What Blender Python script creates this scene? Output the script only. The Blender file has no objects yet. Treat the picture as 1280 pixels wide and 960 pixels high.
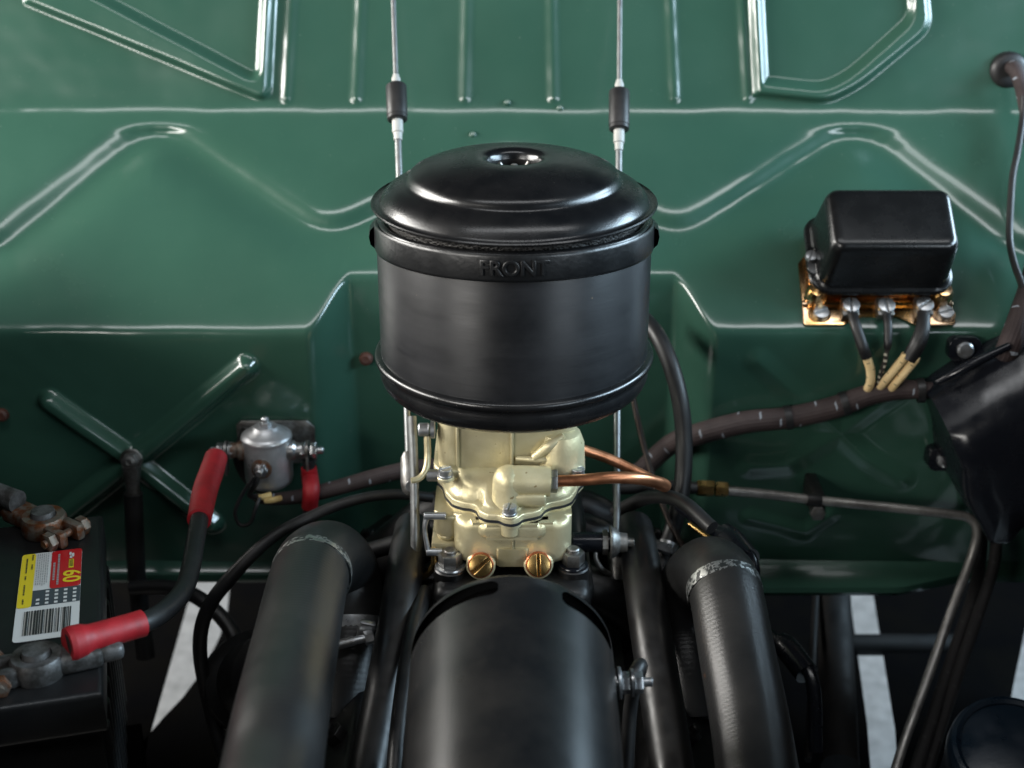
import bpy, bmesh, math, random
from mathutils import Vector, Matrix, noise
R = math.radians
rnd = random.Random(7)
S = bpy.context.scene

# ---------------------------------------------------------------- camera
PITCH, FPX, DIST = 24.0, 1778.0, 1.041          # focal length in pixels of a 1280 px wide frame
CP, SP = math.cos(R(PITCH)), math.sin(R(PITCH))
EYE = Vector((0, -DIST * CP, DIST * SP))
cam = bpy.data.cameras.new('camera')
cam.sensor_width = 36.0
cam.lens = FPX / 1280 * 36
cam.clip_start, cam.clip_end = 0.02, 100
cam.dof.use_dof = True
cam.dof.focus_distance = 0.985
cam.dof.aperture_fstop = 5.6
camo = bpy.data.objects.new('camera', cam)
S.collection.objects.link(camo)
camo.location = EYE
camo.rotation_euler = (R(90 - PITCH), 0, 0)
S.camera = camo

# ---------------------------------------------------------------- added soft area lights standing in for skylight, exposure
w = bpy.data.worlds.new('World'); S.world = w; w.use_nodes = True
w.node_tree.nodes['Background'].inputs[0].default_value = (.75, .87, 1, 1)
w.node_tree.nodes['Background'].inputs[1].default_value = .012
def lamp(name, loc, aim, sx, sy, power, col):
    l = bpy.data.lights.new(name, 'AREA'); l.shape = 'RECTANGLE'; l.size = sx; l.size_y = sy; l.energy = power; l.color = col
    o = bpy.data.objects.new(name, l); S.collection.objects.link(o); o.location = loc
    o.rotation_euler = (Vector(loc) - Vector(aim)).to_track_quat('Z', 'Y').to_euler()
lamp('left_added_light', (-1.60, .10, .66), (0, .12, .02), 1.6, .45, 90, (1, .97, .92))  # side pair added for highlights on the black cylinders
lamp('right_added_light', (1.60, .10, .66), (0, .12, .02), 1.6, .45, 76, (.62, .83, 1))
lamp('overhead_added_light', (.10, -.66, 1.70), (0, .22, 0), 2.2, .28, 14.5, (.96, .98, 1))  # added above for the bright lines along the creases
lamp('front_left_added_light', (-1.45, -1.75, .62), (0, .1, -.02), .9, .5, 34, (1, .97, .92))  # front pair added to lift the upper firewall face
lamp('front_right_added_light', (1.45, -1.75, .62), (0, .1, -.02), .9, .5, 17, (.80, .91, 1))
S.view_settings.view_transform = 'Standard'; S.view_settings.look = 'None'
S.view_settings.exposure = -0.18; S.view_settings.gamma = 1.0; S.view_settings.use_curve_mapping = False
S.render.engine = 'CYCLES'
S.cycles.use_denoising = True
S.cycles.max_bounces = 8
S.cycles.caustics_reflective = False; S.cycles.caustics_refractive = False

# ---------------------------------------------------------------- measuring helpers
def ray(px, py):
    a, b = (px - 640) / FPX, -(py - 480) / FPX
    return Vector((a, CP + b * SP, -SP + b * CP))
def at(px, py, Y):                                   # the place at depth Y seen at a pixel
    d = ray(px, py); return EYE + d * ((Y - EYE.y) / d.y)
def atz(px, py, z):
    d = ray(px, py); return EYE + d * ((z - EYE.z) / d.z)
def atp(px, py, p0, n):
    d = ray(px, py); return EYE + d * ((Vector(p0) - EYE).dot(n) / d.dot(n))
V = Vector
X3, Y3, Z3 = V((1, 0, 0)), V((0, 1, 0)), V((0, 0, 1))
def frame(o, x, y, z):                               # matrix from origin and axes
    m = Matrix.Identity(4)
    for i, a in enumerate((x, y, z)):
        for k in range(3): m[k][i] = a[k]
    for k in range(3): m[k][3] = o[k]
    return m
def facing(o, axis, roll=0.0):                       # local Z along axis
    z = V(axis).normalized()
    t = Z3 if abs(z.z) < .95 else Y3
    x = t.cross(z).normalized(); y = z.cross(x)
    return frame(V(o), x, y, z) @ Matrix.Rotation(roll, 4, 'Z')

# ---------------------------------------------------------------- materials
def nodes(name):
    m = bpy.data.materials.new(name); m.use_nodes = True
    t = m.node_tree; return m, t, t.nodes['Principled BSDF']
def N(t, kind, **kw):
    n = t.nodes.new(kind)
    for k, v in kw.items():
        if k in n.inputs: n.inputs[k].default_value = v
        else: setattr(n, k, v)
    return n
def ramp(t, fac, stops):
    r = t.nodes.new('ShaderNodeValToRGB'); e = r.color_ramp.elements
    while len(e) < len(stops): e.new(.5)
    for el, (p, c) in zip(e, stops):
        el.position = p; el.color = (*c, 1) if len(c) == 3 else c
    t.links.new(fac, r.inputs[0]); return r.outputs[0]
def g(v): return (v, v, v)
M = {}
def mat(name, col, rough=.4, metal=0.0, col2=None, cscale=60, cpos=(.4, .65), rvar=.12, rscale=40, bump=0.0, bscale=400,
        coat=0.0, coat_rough=.1, spec=.5, speck=None, stretch=None):
    m, t, p = nodes(name); L = t.links.new
    tc = N(t, 'ShaderNodeTexCoord'); src = tc.outputs['Object']
    if stretch:
        mp = N(t, 'ShaderNodeMapping'); mp.inputs['Scale'].default_value = stretch; L(src, mp.inputs[0]); srcs = mp.outputs[0]
    else: srcs = src
    p.inputs['Metallic'].default_value = metal
    p.inputs['Specular IOR Level'].default_value = spec
    p.inputs['Coat Weight'].default_value = coat; p.inputs['Coat Roughness'].default_value = coat_rough
    c = None
    if col2:
        n = N(t, 'ShaderNodeTexNoise', Scale=cscale, Detail=6.0, Roughness=.62); L(src, n.inputs['Vector'])
        c = ramp(t, n.outputs['Fac'], [(cpos[0], col), (cpos[1], col2)])
    if speck:                                        # (colour, scale, threshold)
        n = N(t, 'ShaderNodeTexNoise', Scale=speck[1], Detail=3.0, Roughness=.5); L(src, n.inputs['Vector'])
        f = ramp(t, n.outputs['Fac'], [(speck[2], g(0)), (speck[2] + .03, g(1))])
        mx = N(t, 'ShaderNodeMix', data_type='RGBA'); L(f, mx.inputs[0])
        if c: L(c, mx.inputs[6])
        else: mx.inputs[6].default_value = (*col, 1)
        mx.inputs[7].default_value = (*speck[0], 1); c = mx.outputs[2]
    if c: L(c, p.inputs['Base Color'])
    else: p.inputs['Base Color'].default_value = (*col, 1)
    n = N(t, 'ShaderNodeTexNoise', Scale=rscale, Detail=5.0, Roughness=.6); L(srcs, n.inputs['Vector'])
    mr = N(t, 'ShaderNodeMapRange'); L(n.outputs['Fac'], mr.inputs[0])
    mr.inputs[1].default_value = .3; mr.inputs[2].default_value = .7
    mr.inputs[3].default_value = max(.02, rough - rvar); mr.inputs[4].default_value = min(1, rough + rvar)
    L(mr.outputs[0], p.inputs['Roughness'])
    if bump:
        nb = N(t, 'ShaderNodeTexNoise', Scale=bscale, Detail=3.0); L(srcs, nb.inputs['Vector'])
        b = N(t, 'ShaderNodeBump', Strength=bump, Distance=.0006); L(nb.outputs['Fac'], b.inputs['Height'])
        L(b.outputs[0], p.inputs['Normal'])
    M[name] = m; return m

mat('green_paint', (.028, .077, .054), .22, col2=(.032, .085, .060), cscale=7, rvar=.06, rscale=9, bump=.06, bscale=70, coat=.6, coat_rough=.10,
    speck=((.22, .26, .21), 560, .745))
mat('cleaner_black', (.004, .0043, .005), .27, col2=(.008, .008, .0085), cscale=30, rvar=.07, rscale=24, bump=.10, bscale=900, speck=((.10, .09, .08), 620, .75))
mat('cylinder_black', (.0045, .005, .006), .35, col2=(.010, .0105, .012), cscale=26, rvar=.07, rscale=30, bump=.05, bscale=500, stretch=(.12, .12, 1.6), spec=.27, speck=((.11, .08, .05), 300, .77))
mat('band_black', (.005, .0054, .006), .34, rvar=.07, bump=.28, bscale=330)
mat('regulator_black', (.0045, .0048, .0052), .27, rvar=.05, bump=.10, bscale=1100, speck=((.12, .12, .11), 800, .76))
mat('generator_black', (.004, .0044, .005), .30, col2=(.011, .0105, .010), cscale=18, rvar=.03, rscale=30, bump=.08, bscale=700, speck=((.06, .05, .045), 260, .74))
mat('engine_black', (.004, .0043, .005), .42, col2=(.009, .008, .007), cscale=25, rvar=.14, bump=.2, bscale=160)
mat('black_steel', (.006, .007, .010), .24, rvar=.10, bump=.06, bscale=120)
mat('dull_black', (.003, .0032, .0036), .66, col2=(.006, .005, .0042), cscale=18, rvar=.15, spec=.25)
mat('black_plastic', (.006, .0063, .0068), .42, col2=(.010, .010, .010), cscale=14, rvar=.10, rscale=18, bump=.12, bscale=900, speck=((.07, .065, .06), 420, .75))
mat('cable_rubber', (.008, .008, .009), .48, col2=(.014, .0135, .013), cscale=50, rvar=.10, bump=.08, bscale=300)
mat('zinc', (.50, .52, .54), .34, .9, col2=(.34, .34, .34), cscale=120, rvar=.12, bump=.08)
mat('steel_dull', (.30, .30, .29), .42, .9, col2=(.12, .11, .10), cscale=90, rvar=.12, bump=.15)
mat('rod_steel', (.20, .21, .21), .48, .8, col2=(.15, .15, .15), cscale=140, rvar=.10)
mat('white_sleeve', (.38, .38, .36), .50, col2=(.38, .38, .36), cscale=60)
mat('winding_brown', (.05, .034, .026), .5, .5, col2=(.03, .02, .016), cscale=90)
mat('pipe_steel', (.33, .32, .30), .46, .75, col2=(.20, .19, .18), cscale=60)
mat('cap_blue', (.004, .010, .018), .34, col2=(.007, .014, .024), cscale=40, bump=.15, bscale=500)
mat('rust_steel', (.20, .17, .14), .52, .7, col2=(.16, .055, .02), cscale=110, cpos=(.42, .58), rvar=.12, bump=.3, bscale=260)
mat('lead', (.17, .17, .17), .55, .6, col2=(.05, .048, .045), cscale=90, cpos=(.35, .6), bump=.5, bscale=220)
mat('carb_gold', (.53, .465, .27), .43, .55, col2=(.63, .57, .375), cscale=38, cpos=(.3, .7), rvar=.09, rscale=60, bump=.30, bscale=520, speck=((.28, .21, .10), 150, .70))
mat('carb_gold_dark', (.39, .335, .18), .44, .62, col2=(.52, .46, .30), cscale=50, cpos=(.3, .7), rvar=.09, bump=.25, bscale=480)
mat('brass', (.62, .41, .16), .27, 1.0, col2=(.48, .29, .10), cscale=90, rvar=.08)
mat('copper', (.60, .26, .135), .38, .95, col2=(.28, .10, .045), cscale=55, cpos=(.5, .72), rvar=.10)
mat('copper_washer', (.62, .22, .11), .33, 1.0, rvar=.08)
mat('gold_chromate', (.78, .43, .12), .20, 1.0, col2=(.70, .50, .34), cscale=30, cpos=(.38, .62), rvar=.07)
mat('solenoid_zinc', (.50, .51, .52), .36, .62, col2=(.32, .32, .33), cscale=45, cpos=(.35, .7), rvar=.12, bump=.10)
mat('red_rubber', (.35, .010, .016), .55, col2=(.24, .007, .011), cscale=60, rvar=.10, bump=.12, bscale=500)
mat('gasket', (.006, .008, .012), .6)
mat('rust_rubber', (.10, .032, .018), .6, col2=(.05, .02, .014), cscale=80)
mat('label_white', (.62, .62, .60), .34, rvar=.06)
mat('label_yellow', (.72, .56, .02), .34, rvar=.06)
mat('label_red', (.46, .012, .016), .34, rvar=.06)
mat('label_grey', (.055, .065, .075), .36, rvar=.06)
mat('label_ink', (.03, .03, .03), .4)
mat('label_faint', (.30, .30, .30), .4)
mat('yellow_wire', (.60, .43, .17), .6, col2=(.46, .30, .10), cscale=150, bump=.3, bscale=500)
mat('hood_paint', (.016, .075, .05), .4, rvar=.1)
mat('frame_black', (.003, .003, .0033), .95, col2=(.004, .0038, .0035), cscale=14, spec=.0, rvar=.04)

def hose_mat(name, col, col2, rough):
    m, t, p = nodes(name); L = t.links.new
    uv = N(t, 'ShaderNodeUVMap'); tc = N(t, 'ShaderNodeTexCoord')
    n = N(t, 'ShaderNodeTexNoise', Scale=22.0, Detail=6.0, Roughness=.65); L(tc.outputs['Object'], n.inputs['Vector'])
    c = ramp(t, n.outputs['Fac'], [(.35, col), (.7, col2)])
    n2 = N(t, 'ShaderNodeTexNoise', Scale=34.0, Detail=4.0); L(tc.outputs['Object'], n2.inputs['Vector'])
    f = ramp(t, n2.outputs['Fac'], [(.73, g(0)), (.77, g(1))])
    mx = N(t, 'ShaderNodeMix', data_type='RGBA'); L(f, mx.inputs[0]); L(c, mx.inputs[6]); mx.inputs[7].default_value = (.11, .045, .02, 1)
    L(mx.outputs[2], p.inputs['Base Color'])
    w1 = N(t, 'ShaderNodeTexWave', wave_type='BANDS', bands_direction='X', Scale=85.0, Distortion=1.2); L(uv.outputs[0], w1.inputs['Vector'])
    w1.inputs['Detail'].default_value = 2.0
    mp = N(t, 'ShaderNodeMapping'); mp.inputs['Rotation'].default_value = (0, 0, R(72)); L(uv.outputs[0], mp.inputs[0])
    w2 = N(t, 'ShaderNodeTexWave', wave_type='BANDS', bands_direction='X', Scale=110.0, Distortion=.8); L(mp.outputs[0], w2.inputs['Vector'])
    ad = N(t, 'ShaderNodeMath', operation='ADD'); L(w1.outputs['Fac'], ad.inputs[0]); L(w2.outputs['Fac'], ad.inputs[1])
    b = N(t, 'ShaderNodeBump', Strength=.12, Distance=.0004); L(ad.outputs[0], b.inputs['Height']); L(b.outputs[0], p.inputs['Normal'])
    mr = N(t, 'ShaderNodeMapRange'); L(n.outputs['Fac'], mr.inputs[0]); mr.inputs[3].default_value = rough - .08; mr.inputs[4].default_value = rough + .1
    L(mr.outputs[0], p.inputs['Roughness']); M[name] = m
hose_mat('hose_rubber', (.009, .0095, .010), (.016, .0155, .015), .33)

def braid_mat(name, col, col2, tracer, per=.016, turns=1.0, duty=.13, around=.18, rough=.7):
    # woven cotton loom: UV x runs along the cable in metres, y round it in turns
    m, t, p = nodes(name); L = t.links.new
    uv = N(t, 'ShaderNodeUVMap'); sp = N(t, 'ShaderNodeSeparateXYZ'); L(uv.outputs[0], sp.inputs[0])
    tc = N(t, 'ShaderNodeTexCoord')
    n = N(t, 'ShaderNodeTexNoise', Scale=70.0, Detail=5.0); L(tc.outputs['Object'], n.inputs['Vector'])
    c = ramp(t, n.outputs['Fac'], [(.35, col), (.68, col2)])
    def math_(op, a, b=None):
        q = N(t, 'ShaderNodeMath', operation=op)
        for i, v in enumerate((a, b)):
            if v is None: continue
            if isinstance(v, (int, float)): q.inputs[i].default_value = v
            else: L(v, q.inputs[i])
        return q.outputs[0]
    a = math_('FRACT', math_('DIVIDE', sp.outputs[0], per))
    on = math_('LESS_THAN', a, duty)
    hel = math_('FRACT', math_('ADD', math_('MULTIPLY', sp.outputs[1], 2.0), math_('MULTIPLY', sp.outputs[0], 45.0)))
    both = math_('MULTIPLY', on, math_('LESS_THAN', hel, around))
    mx = N(t, 'ShaderNodeMix', data_type='RGBA'); L(both, mx.inputs[0]); L(c, mx.inputs[6]); mx.inputs[7].default_value = (*tracer, 1)
    L(mx.outputs[2], p.inputs['Base Color']); p.inputs['Roughness'].default_value = rough
    s1 = math_('SINE', math_('ADD', math_('MULTIPLY', sp.outputs[0], 4200.0), math_('MULTIPLY', sp.outputs[1], 60.0)))
    s2 = math_('SINE', math_('SUBTRACT', math_('MULTIPLY', sp.outputs[0], 4200.0), math_('MULTIPLY', sp.outputs[1], 60.0)))
    b = N(t, 'ShaderNodeBump', Strength=.5, Distance=.0004); L(math_('MULTIPLY', s1, s2), b.inputs['Height']); L(b.outputs[0], p.inputs['Normal'])
    M[name] = m
braid_mat('loom_braid', (.026, .016, .016), (.046, .031, .030), (.26, .29, .33), duty=.10, around=.22)
braid_mat('loom_shaded', (.006, .005, .005), (.011, .009, .009), (.03, .03, .03))  # darker copy of the loom, shade of the lower bay put into the colour
braid_mat('tracer_wire', (.018, .014, .012), (.03, .024, .02), (.5, .46, .36), per=.0052, duty=.42, around=.6)
braid_mat('yellow_braid', (.86, .65, .34), (.76, .54, .25), (.16, .11, .05), per=.007, duty=.10, around=.25, rough=.6)

def chipped_mat(name):
    m, t, p = nodes(name); L = t.links.new
    tc = N(t, 'ShaderNodeTexCoord')
    n = N(t, 'ShaderNodeTexNoise', Scale=210.0, Detail=5.0, Roughness=.65); L(tc.outputs['Object'], n.inputs['Vector'])
    L(ramp(t, n.outputs['Fac'], [(.49, (.010, .012, .012)), (.53, (.46, .47, .46))]), p.inputs['Base Color'])
    L(ramp(t, n.outputs['Fac'], [(.49, g(0)), (.53, g(1))]), p.inputs['Metallic'])
    p.inputs['Roughness'].default_value = .38
    b = N(t, 'ShaderNodeBump', Strength=.4, Distance=.0004); L(n.outputs['Fac'], b.inputs['Height']); L(b.outputs[0], p.inputs['Normal'])
    M[name] = m
chipped_mat('chipped_band')

def mesh_wire_mat(name):
    m, t, p = nodes(name); L = t.links.new
    uv = N(t, 'ShaderNodeTexCoord')
    v = N(t, 'ShaderNodeTexVoronoi', Scale=420.0, feature='DISTANCE_TO_EDGE'); L(uv.outputs['Object'], v.inputs['Vector'])
    c = ramp(t, v.outputs['Distance'], [(.05, (.03, .028, .026)), (.16, (.003, .003, .003))])
    L(c, p.inputs['Base Color']); p.inputs['Roughness'].default_value = .5; p.inputs['Metallic'].default_value = .5
    b = N(t, 'ShaderNodeBump', Strength=1.0, Distance=.001); b.invert = True; L(v.outputs['Distance'], b.inputs['Height']); L(b.outputs[0], p.inputs['Normal'])
    M[name] = m
mesh_wire_mat('filter_wire')

def concrete_mat(name):
    m, t, p = nodes(name); L = t.links.new
    tc = N(t, 'ShaderNodeTexCoord')
    n = N(t, 'ShaderNodeTexNoise', Scale=46.0, Detail=9.0, Roughness=.75); L(tc.outputs['Object'], n.inputs['Vector'])
    L(ramp(t, n.outputs['Fac'], [(.3, (.15, .15, .15)), (.7, (.34, .34, .337))]), p.inputs['Base Color'])
    p.inputs['Roughness'].default_value = .85
    b = N(t, 'ShaderNodeBump', Strength=.5, Distance=.004); L(n.outputs['Fac'], b.inputs['Height']); L(b.outputs[0], p.inputs['Normal'])
    M[name] = m
concrete_mat('concrete')

# ---------------------------------------------------------------- mesh helpers (all in world metres)
class MB:
    def __init__(s): s.v = []; s.f = []; s.uv = []; s.flat = []
    def add(s, vs, fs, m=None, uvs=None, flat=False):
        o = len(s.v)
        s.v += [(m @ V(q)) if m is not None else V(q) for q in vs]
        for i, f in enumerate(fs):
            s.f.append([o + k for k in f]); s.uv.append(uvs[i] if uvs else None); s.flat.append(flat)
        return s
    def lathe(s, prof, m=None, seg=64, a0=0.0, a1=2 * math.pi, caps=True):
        full = abs(a1 - a0 - 2 * math.pi) < 1e-6
        n = seg if full else seg + 1
        vs = []; fs = []; ring = []
        for r, z in prof:
            if r < 1e-7: ring.append([len(vs)] * n); vs.append((0, 0, z)); continue
            ring.append(list(range(len(vs), len(vs) + n)))
            for i in range(n):
                a = a0 + (a1 - a0) * i / seg; vs.append((r * math.cos(a), r * math.sin(a), z))
        for j in range(len(prof) - 1):
            A, B = ring[j], ring[j + 1]
            for i in range(seg):
                k = (i + 1) % n
                q = [A[i], A[k], B[k], B[i]]
                q = [e for x, e in enumerate(q) if e not in q[:x]]
                if len(q) > 2: fs.append(q)
        return s.add(vs, fs, m)
    def cyl(s, r, h, m=None, seg=24, bev=0.0, r2=None):
        r2 = r if r2 is None else r2
        b = bev
        pr = [(0, 0), (r - b, 0)] + ([(r, b)] if b else []) + ([(r2, h - b)] if True else []) + ([(r2 - b, h)] if b else []) + [(0, h)]
        if not b: pr = [(0, 0), (r, 0), (r2, h), (0, h)]
        return s.lathe(pr, m, seg)
    def hexa(s, r, h, m=None, bev=.0):
        return s.prism([(r * math.cos(math.pi / 3 * i), r * math.sin(math.pi / 3 * i)) for i in range(6)], 0, h, m, bev or r * .09, flat=True)
    def prism(s, pts, z0, z1, m=None, bev=0.0, seg=2, flat=False):
        bm = bmesh.new()
        lo = [bm.verts.new((x, y, z0)) for x, y in pts]; hi = [bm.verts.new((x, y, z1)) for x, y in pts]
        bm.faces.new(lo[::-1]); top = bm.faces.new(hi)
        k = len(pts)
        for i in range(k): bm.faces.new((lo[i], lo[(i + 1) % k], hi[(i + 1) % k], hi[i]))
        if bev:
            es = [e for e in bm.edges if abs(e.verts[0].co.z - e.verts[1].co.z) < 1e-9]
            bmesh.ops.bevel(bm, geom=es, offset=bev, segments=seg, profile=.5, affect='EDGES')
        return s.bm(bm, m, flat)
    def box(s, sx, sy, sz, m=None, bev=0.0, seg=2, taper=None):
        bm = bmesh.new(); bmesh.ops.create_cube(bm, size=1)
        for v in bm.verts:
            v.co = V((v.co.x * sx, v.co.y * sy, (v.co.z + .5) * sz))
            if taper and v.co.z > sz * .5: v.co.x *= taper; v.co.y *= taper
        if bev: bmesh.ops.bevel(bm, geom=list(bm.edges), offset=bev, segments=seg, profile=.5, affect='EDGES')
        return s.bm(bm, m)
    def bm(s, bm, m=None, flat=False):
        bm.verts.ensure_lookup_table(); bm.verts.index_update()
        s.add([tuple(v.co) for v in bm.verts], [[v.index for v in f.verts] for f in bm.faces], m, flat=flat); bm.free(); return s
    def tube(s, pts, rad, seg=14, sub=8, smooth=True, caps=True):
        P = [V(p) for p in pts]
        rr = rad if isinstance(rad, (list, tuple)) else [rad] * len(P)
        if smooth and len(P) > 2:
            Q = []; q = []
            for i in range(len(P) - 1):
                p0 = P[i - 1] if i else P[0] * 2 - P[1]
                p3 = P[i + 2] if i + 2 < len(P) else P[-1] * 2 - P[-2]
                for k in range(sub):
                    t = k / sub
                    Q.append(.5 * (2 * P[i] + (P[i + 1] - p0) * t + (2 * p0 - 5 * P[i] + 4 * P[i + 1] - p3) * t * t + (3 * P[i] - p0 - 3 * P[i + 1] + p3) * t ** 3))
                    q.append(rr[i] + (rr[i + 1] - rr[i]) * t)
            Q.append(P[-1]); q.append(rr[-1]); P, rr = Q, q
        n = len(P); vs = []; fs = []; uvs = []
        T = [(P[min(i + 1, n - 1)] - P[max(i - 1, 0)]).normalized() for i in range(n)]
        a = T[0].orthogonal().normalized(); ln = 0.0; lens = []
        for i in range(n):
            if i:
                ln += (P[i] - P[i - 1]).length
                a = (a - T[i] * a.dot(T[i])).normalized()
            lens.append(ln); b = T[i].cross(a)
            for k in range(seg):
                an = 2 * math.pi * k / seg
                vs.append(P[i] + (a * math.cos(an) + b * math.sin(an)) * rr[i])
        for i in range(n - 1):
            for k in range(seg):
                k2 = (k + 1) % seg
                fs.append((i * seg + k, i * seg + k2, (i + 1) * seg + k2, (i + 1) * seg + k))
                uvs.append(((lens[i], k / seg), (lens[i], (k + 1) / seg), (lens[i + 1], (k + 1) / seg), (lens[i + 1], k / seg)))
        s.add(vs, fs, None, uvs)
        if caps:
            for i, rev in ((0, 1), (n - 1, 0)):
                ids = list(range(i * seg, i * seg + seg))
                s.add([vs[k] for k in ids], [list(range(seg))[::-1] if rev else list(range(seg))], None, flat=True)
        return s
    def screw(s, r, h, m, slot=.18, ang=0.0):        # slotted cheese head: two half discs standing on a floor
        m = m @ Matrix.Rotation(ang, 4, 'Z')
        s.cyl(r, h * .62, m, 28)
        hw = r * slot
        for sg in (1, -1):
            a = math.asin(hw / r)
            pts = [(r * math.cos(t), r * math.sin(t)) for t in [a + (math.pi - 2 * a) * i / 14 for i in range(15)]]
            if sg < 0: pts = [(-x, -y) for x, y in pts]
            s.prism(pts, h * .5, h, m, bev=r * .07, seg=2, flat=True)
        return s
    def grid(s, fn, nu, nv, m=None):
        vs = [fn(i / nu, j / nv) for j in range(nv + 1) for i in range(nu + 1)]
        fs = [(j * (nu + 1) + i, j * (nu + 1) + i + 1, (j + 1) * (nu + 1) + i + 1, (j + 1) * (nu + 1) + i) for j in range(nv) for i in range(nu)]
        return s.add(vs, fs, m)

ROOT = {}
def link(o): S.collection.objects.link(o); return o
def tag(o, label, cat, group=None, kind=None):
    if label: o['label'] = label
    if cat: o['category'] = cat
    if group: o['group'] = group
    if kind: o['kind'] = kind
    return o
def thing(name, loc, label, cat, group=None):
    o = link(bpy.data.objects.new(name, None)); o.location = loc; o.empty_display_size = .02
    ROOT[o.name] = V(loc); return tag(o, label, cat, group)
def build(mb, name, mt, parent=None, label=None, cat=None, group=None, kind=None, auto=38, base=None, mods=None):
    if parent is not None: org = ROOT[parent.name]
    else:
        xs = [q.x for q in mb.v]; ys = [q.y for q in mb.v]; zs = [q.z for q in mb.v]
        org = base or V(((min(xs) + max(xs)) / 2, (min(ys) + max(ys)) / 2, min(zs)))
    me = bpy.data.meshes.new(name)
    me.from_pydata([tuple(q - org) for q in mb.v], [], mb.f)
    if any(u for u in mb.uv):
        ul = me.uv_layers.new(name='UVMap'); i = 0
        for f, u in zip(mb.f, mb.uv):
            for k in range(len(f)):
                if u: ul.data[i].uv = u[k]
                i += 1
    me.validate(); 
    bm = bmesh.new(); bm.from_mesh(me); bmesh.ops.recalc_face_normals(bm, faces=bm.faces)
    bm.to_mesh(me); bm.free()
    me.materials.append(M[mt])
    me.polygons.foreach_set('use_smooth', [True] * len(me.polygons))
    if auto:
        me.set_sharp_from_angle(angle=R(auto))
    o = link(bpy.data.objects.new(name, me))
    if parent is None: o.location = org
    else: o.parent = parent
    ROOT[o.name] = org
    if label or cat or group or kind: tag(o, label, cat, group, kind)
    return o
def text_mesh(body, size, depth, m, bend=None, bevel=0.0, bold=0.0):
    cu = bpy.data.curves.new('text', 'FONT'); cu.body = body; cu.size = size; cu.extrude = depth; cu.align_x = 'CENTER'; cu.align_y = 'CENTER'
    cu.offset = bold; cu.bevel_depth = bevel; cu.bevel_resolution = 1
    to = link(bpy.data.objects.new('text', cu))
    dg = bpy.context.evaluated_depsgraph_get(); dg.update()
    me = to.evaluated_get(dg).to_mesh()
    vs = [v.co.copy() for v in me.vertices]; fs = [list(p.vertices) for p in me.polygons]
    to.evaluated_get(dg).to_mesh_clear(); bpy.data.objects.remove(to); bpy.data.curves.remove(cu)
    mb = MB(); mb.add([bend(v) if bend else m @ v for v in vs], fs); return mb

# ================================================================ THE SETTING
mb = MB(); mb.add([(-14, -14, -.78), (14, -14, -.78), (14, 14, -.78), (-14, 14, -.78)], [(0, 1, 2, 3)])
build(mb, 'ground', 'concrete', kind='structure', base=V((0, 0, -.78)))

# ---------------------------------------------------------------- firewall
import numpy as np
BETA = 38.0
TB = math.tan(R(BETA))
Y_LO, Z_LO = .130, -.0112            # front edge of the sloping shelf
Y_IN = .172                          # back of the bay for the engine
SLN = V((0, -math.sin(R(BETA)), math.cos(R(BETA))))      # normal of the slope
SLU = V((0, math.cos(R(BETA)), math.sin(R(BETA))))       # up the slope
SL0 = V((0, Y_LO, Z_LO))
def ats(px, py): return atp(px, py, SL0, SLN)             # on the slope
YT = at(640, 140, .309).y; ZT = at(640, 140, .309).z
def smax(a, b, k): return .5 * (a + b + np.sqrt((a - b) ** 2 + k * k))
def smin(a, b, k): return .5 * (a + b - np.sqrt((a - b) ** 2 + k * k))
def sstep(t): t = np.clip(t, 0, 1); return t * t * (3 - 2 * t)
def rounded(pts, r):
    out = [pts[0]]
    for i in range(1, len(pts) - 1):
        p, a, b = V(pts[i]), V(pts[i - 1]), V(pts[i + 1])
        u, w2 = (a - p).normalized(), (b - p).normalized()
        p0, p1 = p + u * min(r, (a - p).length * .5), p + w2 * min(r, (b - p).length * .5)
        for k in range(7):
            t = k / 6; out.append(tuple(p0 * (1 - t) ** 2 + p * 2 * t * (1 - t) + p1 * t * t))
    return out + [pts[-1]]
def dist(A, B, pts, closed=False):
    d = np.full(A.shape, 9.0)
    L = list(zip(pts[:-1], pts[1:])) + ([(pts[-1], pts[0])] if closed else [])
    for (x0, y0), (x1, y1) in L:
        ex, ey = x1 - x0, y1 - y0; q = ex * ex + ey * ey + 1e-12
        t = np.clip(((A - x0) * ex + (B - y0) * ey) / q, 0, 1)
        d = np.minimum(d, np.hypot(A - x0 - t * ex, B - y0 - t * ey))
    return d
def inside(A, B, pts):
    r = np.zeros(A.shape, bool); k = len(pts)
    for i in range(k):
        x0, y0 = pts[i]; x1, y1 = pts[(i + 1) % k]
        if abs(y1 - y0) < 1e-12: continue
        r ^= ((y0 > B) != (y1 > B)) & (A < (x1 - x0) * (B - y0) / (y1 - y0) + x0)
    return r
NX, NZ = 860, 400
zs_ = np.linspace(-.247, .33, NZ + 1); xs_ = np.linspace(-.60, .60, NX + 1)
GX, GZ = np.meshgrid(xs_, zs_)
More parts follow.
